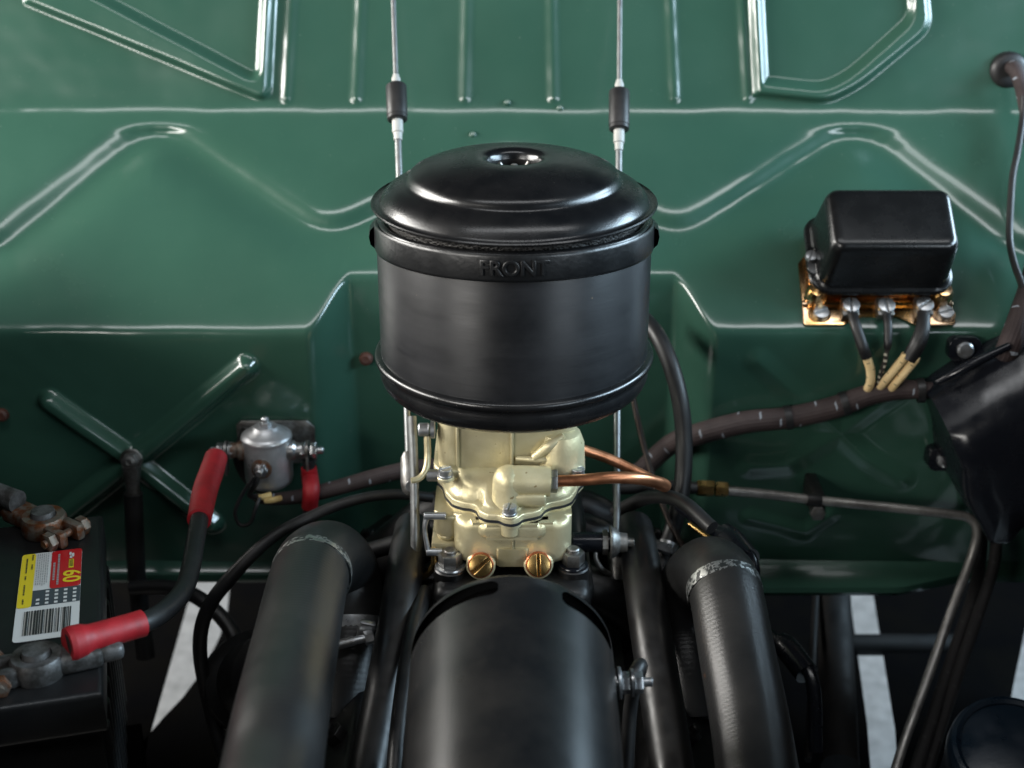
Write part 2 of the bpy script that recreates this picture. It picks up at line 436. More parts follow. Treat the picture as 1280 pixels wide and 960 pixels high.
def firewall_y(X, Z, detail=True):
    k = .006
    slope = Y_LO + (Z - Z_LO) / TB
    top = YT + (Z - ZT) * .35
    bay = sstep((.170 - np.abs(X)) / .036)
    low = Y_LO + .06 * np.maximum(Z_LO - Z, 0) + (Y_IN - Y_LO) * bay
    Y = smax(low, smin(slope, top, k), k)
    if not detail: return Y
    onslope = sstep((Y - low - .004) / .012) * sstep((top - Y - .004) / .012)
    # pressed zigzag channel on the slope
    c = [(-190, 190), (-25, 340), (190, 168), (405, 312), (640, 200), (850, 312), (1075, 170), (1300, 345), (1460, 190)]
    P = [ats(*q) for q in c]; f = 1 / math.sin(R(BETA))
    poly = rounded([(p.x, p.z * f) for p in P], .036)
    d = dist(X, Z * f, poly)
    Y = Y + .0130 * np.exp(-(d / .0205) ** 2) * onslope
    # ribs pressed out of the front faces
    def bead(pts, Yp, hw, h, soft=.008):
        q = [at(a, b, Yp) for a, b in pts]
        dd = dist(X, Z, [(p.x, p.z) for p in q])
        return -h * sstep((hw + soft / 2 - dd) / soft)
    face = sstep((low + .006 - smin(slope, top, k)) / -.006)
    xb = np.zeros_like(X)
    for pts in ([(62, 503), (165, 578)], [(165, 578), (308, 458)], [(165, 578), (70, 655)], [(165, 578), (262, 660)]): xb = np.minimum(xb, bead(pts, Y_LO, .0072, .0105, .0095))
    for pts in ([(948, 452), (1052, 546)], [(1052, 546), (1150, 470)], [(1052, 546), (985, 586), (940, 588)], [(1052, 546), (1085, 578), (1130, 606)]): xb = np.minimum(xb, bead(pts, Y_LO, .006, .0028, .018))
    xb = np.minimum(xb, bead([(940, 655), (1010, 672), (1040, 652)], Y_LO, .005, .0022, .014))
    Y = Y + xb
    # upper panel: ribs and pressed panels
    ub = np.zeros_like(X)
    for px in (359, 447, 583, 690, 842, 934): ub = np.minimum(ub, bead([(px, -60), (px + (2 if px > 640 else -2), 122)], YT, .0034, .0026, .009))
    def raised(pts, h, soft=.008, Yp=YT):
        q = [at(a, b, Yp) for a, b in pts]; poly = rounded([(p.x, p.z) for p in q] + [(at(*pts[0], Yp).x, at(*pts[0], Yp).z)], .012)
        dd = dist(X, Z, poly, True); ins = inside(X, Z, poly)
        return h * np.where(ins, sstep(.5 + dd / soft), sstep(.5 - dd / soft))
    Y = Y + ub
    Y = Y - raised([(20, 8), (335, 126), (335, -120), (20, -120)], .010) + raised([(90, -8), (322, 102), (322, -150), (90, -150)], .010)
    Y = Y - raised([(945, 118), (1035, 126), (1075, 108), (1170, 40), (1170, -100), (945, -100)], .009) + raised([(958, 103), (1030, 110), (1062, 96), (1150, 28), (1150, -120), (958, -120)], .009)
    # small pressed dome behind the air cleaner and gentle unevenness of the pressing
    for i_ in range(9):
        a_ = i_ * 2.399; fq = 70 + 23 * i_
        Y = Y + .000045 * np.sin(fq * (X * math.cos(a_) + Z * math.sin(a_) * 1.3) + i_ * 1.7) * np.sin(.37 * fq * (X * math.sin(a_) - Z * math.cos(a_)) + i_)
    Y = Y + .0011 * np.sin(X * 19 + Z * 7) * np.sin(Z * 23 + X * 5) + .0005 * np.sin(X * 61 + 2) * np.sin(Z * 53)
    return Y
GY = firewall_y(GX, GZ)
mb = MB()
vs = np.stack([GX, GY, GZ], -1).reshape(-1, 3)
idx = np.arange((NX + 1) * (NZ + 1)).reshape(NZ + 1, NX + 1)
fs = np.stack([idx[:-1, :-1], idx[:-1, 1:], idx[1:, 1:], idx[1:, :-1]], -1).reshape(-1, 4)
fw = thing('firewall', (0, .2, -.25), 'glossy dark green pressed steel firewall with zigzag channel and ribs', 'firewall')
me = bpy.data.meshes.new('panel')
me.from_pydata((vs - np.array([0, .2, -.25])).tolist(), [], fs.tolist())
me.materials.append(M['green_paint']); me.polygons.foreach_set('use_smooth', [True] * len(me.polygons))
po = link(bpy.data.objects.new('panel', me)); po.parent = fw; ROOT[po.name] = V((0, .2, -.25))
def fy(x, z): return float(firewall_y(np.array([[x]]), np.array([[z]]), False)[0, 0])
def atf(px, py, off=0.0):                            # on the firewall's skin, off metres in front of it
    Y = .15
    for _ in range(16):
        p = at(px, py, Y); Y = .5 * Y + .5 * fy(p.x, p.z)
    return at(px, py, Y - off)
# bottom flange, turned forward
mb = MB()
def flange(u, v):
    x = -.52 + 1.04 * u; yb = fy(x, -.245)
    prof = [(0.004, -.232), (-.003, -.238), (-.016, -.244), (-.030, -.246), (-.032, -.250), (-.030, -.254), (0.004, -.254)]
    a, b = prof[int(round(v * 6))]
    wd = .28 + .72 * max(0, min(1, (x - .15) / .03)) * max(0, min(1, (.40 - x) / .06))
    return (x, yb + a * (wd if a < 0 else 1), b)
mb.grid(flange, 160, 6); build(mb, 'flange', 'green_paint', fw)
for px, py, r in ((458, 447, 9), (4, 517, 9)):
    p = atf(px, py, -.002); mb = MB(); mb.lathe([(0, .007), (r * .00036, .0075), (r * .0006, .006), (r * .00067, .002), (r * .00067, -.006)], facing(p, (0, -1, .12)), 24)
    build(mb, 'rubber_plug', 'rust_rubber', fw)
for px, py in ((591, 168), (634, 128), (700, 135)):
    p = atf(px, py, 0); mb = MB(); mb.lathe([(0, .0022), (.002, .002), (.0032, .0006), (.0034, -.002)], facing(p, (0, -.8, .6)), 16)
    build(mb, 'rivet', 'green_paint', fw)
p = atf(1162, 540); 

# ---------------------------------------------------------------- unseen fender and radiator panels added to shade the bay
for sx, side in ((-1, 'battery'), (1, 'voltage regulator')):
    mb = MB(); mb.box(.006, .68, .51, Matrix.Translation((sx * .50, -.20, -.40)), .002)
    build(mb, 'fender_shade', 'frame_black', label='unseen black fender panel added to shade the bay beside the ' + side, cat='fender')
rad = thing('radiator', (0, -.53, -.44), 'unseen black radiator shaped to shade the front end of the engine bay', 'radiator')
mb = MB(); mb.box(.99, .05, .62, Matrix.Translation((0, -.53, -.76)), .006); build(mb, 'core', 'frame_black', rad)  # core widened and deepened to block light off the ground in front
mb = MB(); mb.box(.98, .09, .165, Matrix.Translation((0, -.535, -.142)), .018, 3); build(mb, 'top_tank', 'black_steel', rad)  # tank raised to shade the lower firewall
# flat black sheets added to fill the dark round the openings that show the concrete
def tray(pts, label, z=-.40):
    q = [atz(a, b, z) for a, b in pts]
    mb = MB(); mb.prism([(p.x, p.y) for p in q], z - .003, z)
    build(mb, 'dark_sheet', 'frame_black', label=label, cat='dark sheet')
tray([(-260, 660), (243, 660), (243, 722), (186, 920), (170, 1010), (-260, 1010)], 'flat black sheet filling the dark under the battery')
tray([(287, 660), (287, 735), (284, 765), (275, 795), (262, 822), (246, 848), (228, 872), (205, 896), (180, 925), (160, 1000), (1092, 1010), (1084, 905), (1060, 728), (1056, 660)], 'flat black sheet filling the dark under the engine')
tray([(1088, 660), (1091, 735), (1119, 908), (1126, 1010), (1240, 1010), (1268, 850), (1300, 700), (1300, 660)], 'flat black sheet filling the dark beside the steering column')
tray([(1345, 640), (1300, 850), (1285, 1010), (1500, 1010), (1500, 640)], 'flat black sheet filling the dark below the right fender')

# ---------------------------------------------------------------- engine
eng = thing('engine', (0, -.08, -.40), 'black painted flathead engine under the carburetor and generator', 'engine')
mb = MB(); mb.box(.22, .50, .20, Matrix.Translation((0, -.08, -.42)), .012); build(mb, 'block', 'engine_black', eng)
for sx in (-1, 1):
    m = frame(V((sx * .132, -.06, -.262)), V((math.cos(R(38)), 0, -sx * math.sin(R(38)))), Y3, V((sx * math.sin(R(38)), 0, math.cos(R(38)))))
    mb = MB(); mb.box(.125, .44, .040, m, .008, 3); hd = build(mb, 'cylinder_head', 'engine_black', eng)
    for i in range(5):
        for j in (-1, 1):
            mb = MB(); q = m @ Matrix.Translation((j * .046, -.18 + i * .09, .040)); mb.hexa(.0085, .008, q); mb.cyl(.004, .013, q, 12, .001)
            build(mb, 'head_nut', 'engine_black', hd)
mb = MB(); mb.box(.115, .19, .05, Matrix.Translation((0, .015, -.178)), .010, 3)
for sx in (-1, 1):
    for y in (-.03, .05, .09): mb.tube([(sx * .03, y, -.15), (sx * .07, y, -.16), (sx * .12, y + .01, -.21)], .017, 14)
build(mb, 'intake_manifold', 'engine_black', eng)
mb = MB(); mb.prism([(-.054, -.072), (.056, -.072), (.060, -.06), (.058, .06), (-.058, .06), (-.058, -.06)], -.150, -.134, None, .003); build(mb, 'carburetor_flange', 'engine_black', eng)
for px, py in ((563, 708), (716, 706)):
    p = atz(px, py, -.122); mb = MB(); m = facing(p, (0, 0, 1)); mb.cyl(.0118, .016, m @ Matrix.Translation((0, 0, -.0155)), 28, .002); build(mb, 'stud_boss', 'engine_black', eng); mb = MB()
    mb.lathe([(0, .0016), (.0105, .0016), (.0112, .0005), (.0112, 0)], m, 28); wz = build(mb, 'washer', 'zinc' if px < 640 else 'black_steel', eng)
    mb = MB(); mb.hexa(.0088, .010, m @ Matrix.Translation((0, 0, .0015)), .0012); mb.cyl(.0048, .0145, m, 16, .0008); build(mb, 'stud_nut', 'steel_dull', eng)
# rear of engine: distributor-like housing and tubes in the dark behind the carburetor
mb = MB(); mb.lathe([(0, .06), (.03, .06), (.036, .052), (.036, .0), (.045, -.01), (.045, -.06)], Matrix.Translation((.012, .105, -.17)), 32); build(mb, 'rear_housing', 'engine_black', eng)

# ================================================================ AIR CLEANER
AX = .0015
ac = thing('air_cleaner', (AX, 0, -.004), 'satin black round oil bath air cleaner standing on the carburetor', 'air cleaner')
T0 = Matrix.Translation((AX, 0, 0))
mb = MB(); mb.lathe([(.0174, .1638), (.0182, .1668), (.0194, .1690), (.0222, .1701), (.026, .1703), (.036, .1696), (.048, .1677), (.058, .1653), (.065, .1629), (.0695, .1607),
    (.0718, .1588), (.0729, .1566), (.0736, .1546), (.0750, .1532), (.0772, .1525), (.082, .1511), (.0870, .1481), (.0905, .1444), (.0925, .1411), (.0936, .1394), (.0950, .1390), (.0970, .1396), (.0984, .1402), (.0991, .1394), (.0984, .1380), (.0965, .1375), (.094, .1378), (.088, .140), (.0, .140)], T0, 144)
lid = build(mb, 'lid', 'cleaner_black', ac, auto=60)
mb = MB(); mb.lathe([(.0, .1460), (.0135, .1460), (.0155, .1500), (.0168, .1600), (.0178, .1645)], T0, 64); build(mb, 'recess', 'dull_black', lid)  # recess shade put into a duller black than the lid's
wm = T0 @ Matrix.Translation((0, 0, .1525)) @ Matrix.Rotation(R(8), 4, 'Z')
mb = MB(); mb.lathe([(.0052, -.007), (.0052, 0), (.0048, .005), (.0035, .008), (.0, .0085)], wm, 20)
mb.cyl(.0024, .0125, wm, 14, .0006)
for sx in (-1, 1):
    mb.tube([wm @ V((sx * .003, 0, .004)), wm @ V((sx * .007, 0, .008)), wm @ V((sx * .0105, 0, .0135))], [.0022, .0021, .0018], 10)
build(mb, 'wing_nut', 'steel_dull', lid)
mb = MB(); mb.lathe([(.0865, .118), (.0875, .118), (.0875, .1402), (.0865, .1402), (.0865, .118)], T0, 96); build(mb, 'filter_mesh', 'filter_wire', ac)
T1 = T0 @ Matrix.Translation((0, -.0966, .1231)) @ Matrix.Rotation(R(-4.0), 4, 'X') @ Matrix.Translation((0, .0966, -.1231))   # the rim sits a little askew
mb = MB(); mb.lathe([(.0905, .1325), (.0922, .1335), (.0942, .1325), (.0948, .1300), (.0948, .1150)], T1, 144)
mb.lathe([(.0905, .1325), (.0900, .126), (.0, .124)], T1, 96)
build(mb, 'rim', 'cleaner_black', ac, auto=60)
# pressed band with FRONT, on the front half; the rolled lip shows round the back half
mb = MB(); A0, A1 = R(180 + 3), R(360 - 3)
pr = [(.0953, .1322), (.0963, .1326), (.0971, .1318), (.0974, .1300), (.0976, .1160), (.0972, .1143), (.0962, .1138), (.0953, .1142)]
mb.lathe(pr, T1, 110, A0, A1); band = build(mb, 'front_band', 'band_black', ac, auto=60)
mb = MB(); mb.lathe([(.0945, .1300), (.0975, .1306), (.1003, .1280), (.1012, .1230), (.1003, .1180), (.0975, .1152), (.0945, .1156)], T1, 110, R(-9), R(189)); build(mb, 'rolled_lip', 'cleaner_black', ac, auto=60)
def bend(v):
    a = -math.pi / 2 + v.x / .0975; r = .0975 + v.z
    return T1 @ V((r * math.cos(a), r * math.sin(a), .1231 + v.y))
mb = text_mesh('FRONT', .0136, .0011, None, bend, .0006); build(mb, 'lettering', 'band_black', band, label='raised word FRONT')
mb = MB(); mb.lathe([(.0950, .1180), (.0960, .1165), (.0960, .030), (.0966, .0285)], T0, 160)
body = build(mb, 'body', 'cylinder_black', ac, auto=60)
mb = MB(); mb.lathe([(.0940, .0300), (.0985, .0292), (.0999, .0282), (.1006, .0262), (.1000, .0242), (.0985, .0230), (.0968, .0224), (.0962, .0205), (.0966, .0185), (.0972, .0160), (.0970, .0125), (.0955, .0085), (.0920, .0048), (.086, .0018), (.075, -.0002), (.050, -.001), (.034, -.003), (.034, -.012), (.0, -.012)], T0, 144)
build(mb, 'oil_bowl', 'cleaner_black', ac, auto=60)

# ================================================================ CARBURETOR
ca = thing('carburetor', (0, -.03, -.121), 'pale gold two barrel carburetor under the black air cleaner', 'carburetor')
ZC = -.0755                                            # top of the bowl cover flange
def cpx(pts, z): return [(p.x, p.y) for p in (atz(a, b, z) for a, b in pts)]
ZG_ = ZC - .0055                                       # gasket plane
edge = [(547.5, 604), (554, 611), (557, 622), (566, 632), (578, 636), (590, 637.5), (595.5, 640), (599, 647), (608, 651), (624, 652), (630, 655.5), (640, 657), (648, 655), (654, 650.5), (668, 648), (676, 645.5), (681, 639), (688, 636), (704, 633), (714, 629), (720, 620), (722.5, 612), (730, 605)]
front = rounded(cpx(edge, ZG_), .0022)
back = [(.052, .010), (.046, .024), (-.046, .024), (-.053, .010)]
def shrink(pts, d):
    cx, cy = 0, -.012; out = []
    for x, y in pts:
        l = math.hypot(x - cx, y - cy); out.append((cx + (x - cx) * (1 - d / l), cy + (y - cy) * (1 - d / l)))
    return out
outl = front + back
def rise(y): t = max(0, min(1, (y + .056) / .038)); return .0185 * t * t * (3 - 2 * t)
rings = [(0, -.0048, 0), (0, -.0010, 0), (.0004, -.0003, 0), (.0012, 0, 0), (.0060, .0001, .15), (.0075, .0010, .8), (.0090, .0016, 1), (.014, .0018, 1), (.020, .0019, 1), (.027, .0019, 1), (.034, .0019, 1)]
vs = []; fs = []; k = len(outl)
for d, dz, f in rings:
    for x, y in shrink(outl, d): vs.append((x, y, ZC + dz + rise(y) * f))
for j in range(len(rings) - 1):
    for i in range(k): q = (i + 1) % k; fs.append((j * k + i, j * k + q, (j + 1) * k + q, (j + 1) * k + i))
fs.append(tuple(range((len(rings) - 1) * k, len(rings) * k)))
mb = MB(); mb.add(vs, fs); build(mb, 'bowl_cover', 'carb_gold', ca, auto=62)
mb = MB(); mb.prism(shrink(outl, -.0006), ZC - .0066, ZC - .0046); build(mb, 'gasket', 'gasket', ca)
mb = MB(); mb.prism(shrink(outl, .0004), ZC - .0092, ZC - .0064, None, .0011, 3); build(mb, 'bowl_flange', 'carb_gold', ca, auto=50)
# float bowl
ZB = -.1190
def rrect(x0, x1, y0, y1, r, n=8):
    out = []
    for cx, cy, a in ((x1 - r, y0 + r, -90), (x1 - r, y1 - r, 0), (x0 + r, y1 - r, 90), (x0 + r, y0 + r, 180)):
        for i in range(n + 1): t = R(a + 90 * i / n); out.append((cx + r * math.cos(t), cy + r * math.sin(t)))
    return out
mb = MB(); mb.prism(rrect(-.0425, .0435, -.0570, .02, .014), ZB, ZC - .0085, None, .006, 5)
mb.prism(rrect(-.0262, .0262, -.0602, -.04, .008), -.0965, ZC - .0085, None, .005, 4)
bowl = build(mb, 'float_bowl', 'carb_gold', ca, auto=50)
mb = MB(); mb.prism(rrect(-.0115, .0120, -.0588, -.04, .002), ZB - .0005, -.1050, None, .0012); build(mb, 'drain_boss', 'carb_gold_dark', bowl)
mb = MB(); mb.box(.0012, .003, .012, Matrix.Translation((.0005, -.0572, -.1062)), .0004); build(mb, 'casting_seam', 'carb_gold', bowl)
# accelerator pump column and base box on the left
mb = MB(); mb.prism(rrect(-.0570, -.036, -.046, .01, .009), -.1030, ZC - .0092, None, .003, 3); mb.cyl(.0085, .006, Matrix.Translation((-.0470, -.036, -.1075)), 24, .002)
build(mb, 'pump_well', 'carb_gold_dark', ca, auto=50)
mb = MB(); mb.box(.028, .050, .015, Matrix.Translation((-.0450, -.022, -.1215)), .002); build(mb, 'throttle_body', 'carb_gold_dark', ca)
# air horn
mb = MB(); Zh0, Zh1 = ZC + .0165, -.004
prof = rrect(-.0545, .0475, -.024, .055, .012, 6)
mb.prism(prof, Zh0 - .004, Zh1 - .010, None, .004, 3)
mb.prism(rrect(-.0580, .0500, -.0265, .058, .014, 6), Zh0 - .0065, Zh0 + .001, None, .0018)
mb.lathe([(.050, -.016), (.046, -.010), (.036, -.008), (.036, -.001)], T0 @ Matrix.Translation((0, .012, 0)), 40)
horn = build(mb, 'air_horn', 'carb_gold', ca, auto=50)
for px, y0 in ((572, -.0248), (640, -.0248)):
    x = at(px, 560, -.025).x; mb = MB(); mb.box(.0022, .0035, .034, Matrix.Translation((x, y0, Zh0 + .004)), .0009); build(mb, 'casting_rib', 'carb_gold', horn)
mb = MB()
q0, q1 = at(668, 572, -.0262), at(705, 544, -.0262)
mb.tube([q0, (q0 + q1) / 2 + V((0, -.0015, .001)), q1], [.0035, .0045, .0022], 10)
mb.tube([at(645, 573, -.025), at(676, 574, -.027), at(715, 572, -.0255)], [.0020, .0030, .0022], 10)
build(mb, 'casting_rib', 'carb_gold', horn)
mb = MB(); mb.lathe([(0, .034), (.008, .0335), (.014, .030), (.017, .022), (.018, .0)], Matrix.Translation((.036, -.016, Zh0 - .002)), 28); build(mb, 'horn_shoulder', 'carb_gold', horn)
# fuel inlet elbow
e0 = at(637, 615, -.053); e1 = at(686, 600, -.047)
mb = MB(); a = V((at(636, 601, -.042).x, -.042, at(636, 601, -.042).z)); b = V((at(687, 601, -.042).x, -.042, a.z - .0004))
rI = .0112
mb.tube([a, a + V((.01, 0, 0)), b - V((.001, 0, 0)), b], [rI, rI, rI * .99, rI * .93], 32, 4)
mb.lathe([(.0150, -.024), (.0128, -.016), (.0119, -.006), (.0116, .001), (.0106, .0052), (.0085, .0085), (.0050, .0107), (0, .0116)], Matrix.Translation(a), 36)
mb.box(.026, .010, .010, Matrix.Translation((a.x + .014, -.048, a.z - .016)), .002)
inlet = build(mb, 'fuel_inlet', 'carb_gold', ca, auto=50)
mb = MB(); mb.hexa(.0085, .0052, facing(b + V((.0006, 0, 0)), X3, R(12))); mb.cyl(.0045, .003, facing(b, X3)); build(mb, 'fitting_nut', 'steel_dull', ca)
# cover screws
for px, py, hgt, an in ((557, 583, .0085, 30), (637, 631, .0075, 80), (722, 582, .008, 10)):
    p = atz(px, py + 3, ZC - .001 + hgt) if py > 600 else at(px, py + 8, -.034 if px < 640 else -.030)
    p = V((p.x, p.y, ZC - .001)) if py > 600 else p - V((0, 0, .006))
    mb = MB(); m = Matrix.Translation(p); mb.cyl(.0062, hgt - .005, m, 24, .0008); build(mb, 'screw_boss', 'carb_gold', ca)
    mb = MB(); mb.cyl(.0057, .0012, m @ Matrix.Translation((0, 0, hgt - .0052)), 28); wsh = build(mb, 'lock_washer', 'zinc', ca)
    mb = MB(); mb.screw(.0050, .0052, m @ Matrix.Translation((0, 0, hgt - .004)), .15, R(an)); build(mb, 'cover_screw', 'zinc', ca)
p = atz(637, 640, ZC); mb = MB(); mb.cyl(.0064, .016, Matrix.Translation((p.x, -.0585, -.0935)), 24, .002); build(mb, 'screw_lug', 'carb_gold', ca)
# brass jets
for px, py, an in ((601, 706, 42), (673, 705, 92)):
    p = at(px, py, -.0595); ax = V((0, -.86, .42)); m = facing(p, ax)
    mb = MB(); mb.cyl(.0108, .012, m @ Matrix.Translation((0, 0, -.0105)), 32, .002); build(mb, 'jet_boss', 'carb_gold', ca)
    mb = MB(); mb.lathe([(.0, .0032), (.0092, .0032), (.0094, .0030), (.0094, .0020), (.0, .0020)], m, 36); mb.cyl(.0094, .0045, m, 36, .0006); build(mb, 'washer', 'copper_washer', ca)
    mb = MB(); mb.screw(.0082, .0068, m @ Matrix.Translation((0, 0, .0035)), .12, R(an)); build(mb, 'jet_plug', 'brass', ca)
# levers and screws on the left flank
mb = MB(); p = at(528, 537, -.018); mb.cyl(.0065, .003, facing(p + V((.006, 0, 0)), X3), 20); mb.cyl(.0050, .008, facing(p - V((.003, 0, 0)), X3), 20, .001); build(mb, 'choke_screw', 'zinc', ca)
mb = MB(); mb.tube([at(534, 545, -.02), at(534.5, 570, -.024), at(532, 588, -.03), at(524, 598, -.034), at(514, 601, -.036)], [.0026, .0025, .0025, .0024, .0022], 10); build(mb, 'choke_wire', 'carb_gold_dark', ca)
mb = MB(); p = at(533, 594, -.03); mb.cyl(.0045, .010, facing(p, X3), 16, .001); build(mb, 'side_screw', 'zinc', ca)
mb = MB(); p = at(530, 645, -.045); mb.cyl(.0028, .016, facing(p, X3), 16, .0005); mb.tube([p + V((.002, 0, 0)), at(531, 662, -.047), at(535, 688, -.05)], [.0022, .0016, .0020], 8)
mb.cyl(.003, .012, facing(at(533, 690, -.05), X3), 14, .0006); build(mb, 'pump_lever', 'zinc', ca)
# throttle shaft on the right
mb = MB(); p = at(716, 678, -.03); mb.tube([p, p + V((.020, 0, 0)), p + V((.029, 0, 0))], .0075, 20); build(mb, 'shaft_bush', 'black_steel', ca)
mb = MB(); q = p + V((.022, 0, 0)); mb.cyl(.0095, .004, facing(q, X3), 6); mb.cyl(.0125, .0018, facing(q + V((.0055, 0, 0)), X3), 32, .0004); mb.lathe([(.0120, .0), (.011, .002), (.0075, .0055), (.0070, .011), (.0, .0115)], facing(q + V((.0075, 0, 0)), X3), 28)
mb.cyl(.0035, .006, facing(q + V((.018, 0, 0)), X3), 16, .0008)
build(mb, 'shaft_washer', 'steel_dull', ca)

# ================================================================ LINKAGE RODS
def rod_thing(label, A, B, coup, lower, mtl):
    # A top, B bottom; coup = (start, end) share along the rod of the rubber coupler
    r = thing('linkage_rod', B, label, 'rod', 'linkage rods beside the air cleaner')
    c0, c1 = A.lerp(B, coup[0]), A.lerp(B, coup[1]); u = (B - A).normalized()
    mb = MB(); mb.tube([A, c0 + u * .004], .0021, 12); build(mb, 'upper_rod', 'rod_steel', r)
    mb = MB(); mb.tube([c1 - u * .004, B], .0027, 14); build(mb, 'lower_rod', mtl, r)
    mb = MB(); mb.tube([c0, c0 + u * .0012, c0 + u * .002, c1 - u * .0045, c1 - u * .004, c1 - u * .001, c1], [.0068, .0082, .0086, .0086, .0082, .0084, .0070], 24, smooth=False); build(mb, 'rubber_coupler', 'cable_rubber', r)
    mb = MB(); mb.tube([c1 - u * .002, c1 + u * .011, c1 + u * .0115, c1 + u * .018], [.0045, .0045, .0036, .0034], 16, smooth=False); build(mb, 'ferrule', 'white_sleeve', r); mb = MB(); mb.tube([c0 + u * .002, c0 - u * .006, c0 - u * .0065, c0 - u * .009], [.0040, .0036, .0030, .0026], 14, smooth=False); build(mb, 'ferrule', 'white_sleeve', r)
    return r, u
A, B = at(491, -20, .29), at(511, 572, .012)
r1, u = rod_thing('thin rod with black rubber coupler and hooked clevis on the solenoid side', A, B, (.232, .312), None, 'rod_steel')
mb = MB(); e = B
mb.tube([e - u * .004, e, e + u * .004, e + u * .020, e + u * .026, e + u * .029], [.0042, .0062, .0066, .0068, .0058, .0026], 20, smooth=False); cl = build(mb, 'clevis', 'steel_dull', r1)
mb = MB(); mb.cyl(.0042, .004, facing(e + u * .018 + V((.0015, -.0070, 0)), (0.1, -1, .2)), 18); build(mb, 'pivot_pin', 'zinc', r1)
A, B = at(775, -20, .29), at(770.5, 676, -.012)
r2, u = rod_thing('bright rod with black rubber coupler on the copper fuel line side', A, B, (.208, .285), None, 'rod_steel')
mb = MB(); mb.tube([B - u * .006, B - u * .002, B + u * .008, B + u * .022, B + u * .030], [.0048, .0066, .0068, .0066, .0040], 20, smooth=False); build(mb, 'clevis', 'steel_dull', r2)
mb = MB(); mb.tube([at(745, 684, -.03), at(745, 698, -.034), at(752, 711, -.036), at(764, 719, -.030), at(770, 718, -.02)], .0022, 10); build(mb, 'hook_wire', 'steel_dull', r2)
lr = thing('throttle_rod', at(519, 722, -.04), 'dull grey throttle rod with ball end left of the carburetor', 'rod')
mb = MB(); mb.tube([at(515, 520, .01), at(518, 600, -.01), at(519, 700, -.035)], .0034, 14); build(mb, 'shaft', 'rod_steel', lr)
mb = MB(); mb.tube([at(519, 694, -.034), at(519, 702, -.036), at(519, 712, -.038), at(519, 724, -.040), at(519, 729, -.041)], [.0040, .0060, .0062, .0052, .0030], 18, smooth=False); build(mb, 'ball_end', 'steel_dull', lr)
mb = MB(); mb.tube([at(520, 724, -.041), at(532, 719, -.045), at(541, 709, -.047), at(543, 694, -.048), at(542, 684, -.046)], .0024, 10); build(mb, 'link_wire', 'brass', lr)

# ================================================================ COPPER FUEL LINE
mb = MB()
mb.tube([b + V((.002, 0, 0)), at(728, 600, -.042), at(765, 597, -.042), at(797, 598, -.036), at(822, 603, -.022), at(831, 607, -.008), at(822, 604, .006), at(796, 590, .012), at(760, 573, .014), at(725, 561, .012), at(706, 556, .005)],
        [.0042, .0043, .0044, .0044, .0047, .0049, .0045, .0041, .0040, .0040, .0040], 18, 8)
build(mb, 'fuel_line', 'copper', label='bent copper fuel line looping out from the carburetor inlet', cat='fuel line')

# ================================================================ GENERATOR
RG = .0615; YG = -.222; ZG = -.0815
ge = thing('generator', (0, -.32, ZG - RG - .02), 'large satin black generator cylinder with curved slots in front of the carburetor', 'generator')
GT = R(6)
GM = frame(V((0, YG, ZG)), X3, V((0, -math.sin(GT), math.cos(GT))), V((0, -math.cos(GT), -math.sin(GT))))                # local z points to the viewer
slots = [(R(97), R(172)), (R(15), R(62))]
def in_slot(a): return any(s0 < a < s1 for s0, s1 in slots)
mb = MB(); seg = 240
zz = [0, .0012, .003, .0085, .0125, .0165, .032, .06, .10, .15, .20]
rr_ = [RG - .0035, RG - .0012, RG - .0003, RG, RG, RG, RG, RG, RG, RG, RG]
def half_w(a):                                        # slot half width narrows to its ends
    for s0, s1 in slots:
        if s0 < a < s1: t = min((a - s0), (s1 - a)) / R(5); return .0064 * math.sqrt(max(0, 1 - (1 - min(t, 1)) ** 2))
    return 0
vs = []; fs = []
NZg = len(zz)
for i in range(seg):
    a = 2 * math.pi * i / seg; h = half_w(a)
    for j, (z, r) in enumerate(zip(zz, rr_)):
        if j == 3: z = .0128 - max(h, .0006)
        if j == 4: z = .0128
        if j == 5: z = .0128 + max(h, .0006)
        vs.append((r * math.cos(a), r * math.sin(a), z))
for i in range(seg):
    k = (i + 1) % seg; am = 2 * math.pi * (i + .5) / seg
    for j in range(NZg - 1):
        if j in (3, 4) and half_w(am) > .0009: continue
        fs.append((i * NZg + j, k * NZg + j, k * NZg + j + 1, i * NZg + j + 1))
mb.add(vs, fs, GM)
mb.lathe([(RG - .0035, 0), (0, 0)], GM, 120)
gb = build(mb, 'housing', 'generator_black', ge, auto=50)
mb = MB(); mb.lathe([(RG - .009, .002), (RG - .009, .199), (0, .199)], GM, 64); build(mb, 'field_frame', 'frame_black', ge)  # non-reflecting black core makes the slots read dark
mb = MB(); mb.box(.05, .10, .16, Matrix.Translation((0, -.33, -.31)), .006); build(mb, 'bracket', 'engine_black', ge)
mb = MB(); sm = facing(V((RG - .001, -.247, -.086)), (1, 0, .05))
mb.cyl(.0085, .0015, sm, 24); mb.cyl(.0098, .0018, sm @ Matrix.Translation((0, 0, .003)), 28, .0003); mb.hexa(.0068, .005, sm @ Matrix.Translation((0, 0, .0052)))
mb.cyl(.0085, .0015, sm @ Matrix.Translation((0, 0, .0108)), 24); mb.hexa(.0068, .005, sm @ Matrix.Translation((0, 0, .0128))); mb.cyl(.0028, .0235, sm, 14, .0006)
build(mb, 'terminal_stud', 'zinc', ge)
mb = MB(); q = sm @ V((0, 0, .010)); mb.tube([q, q + V((.006, .01, .004)), q + V((.008, .022, -.006)), q + V((.004, .03, -.04)), q + V((0, .0, -.09))], .0045, 12); build(mb, 'terminal_wire', 'cable_rubber', ge)

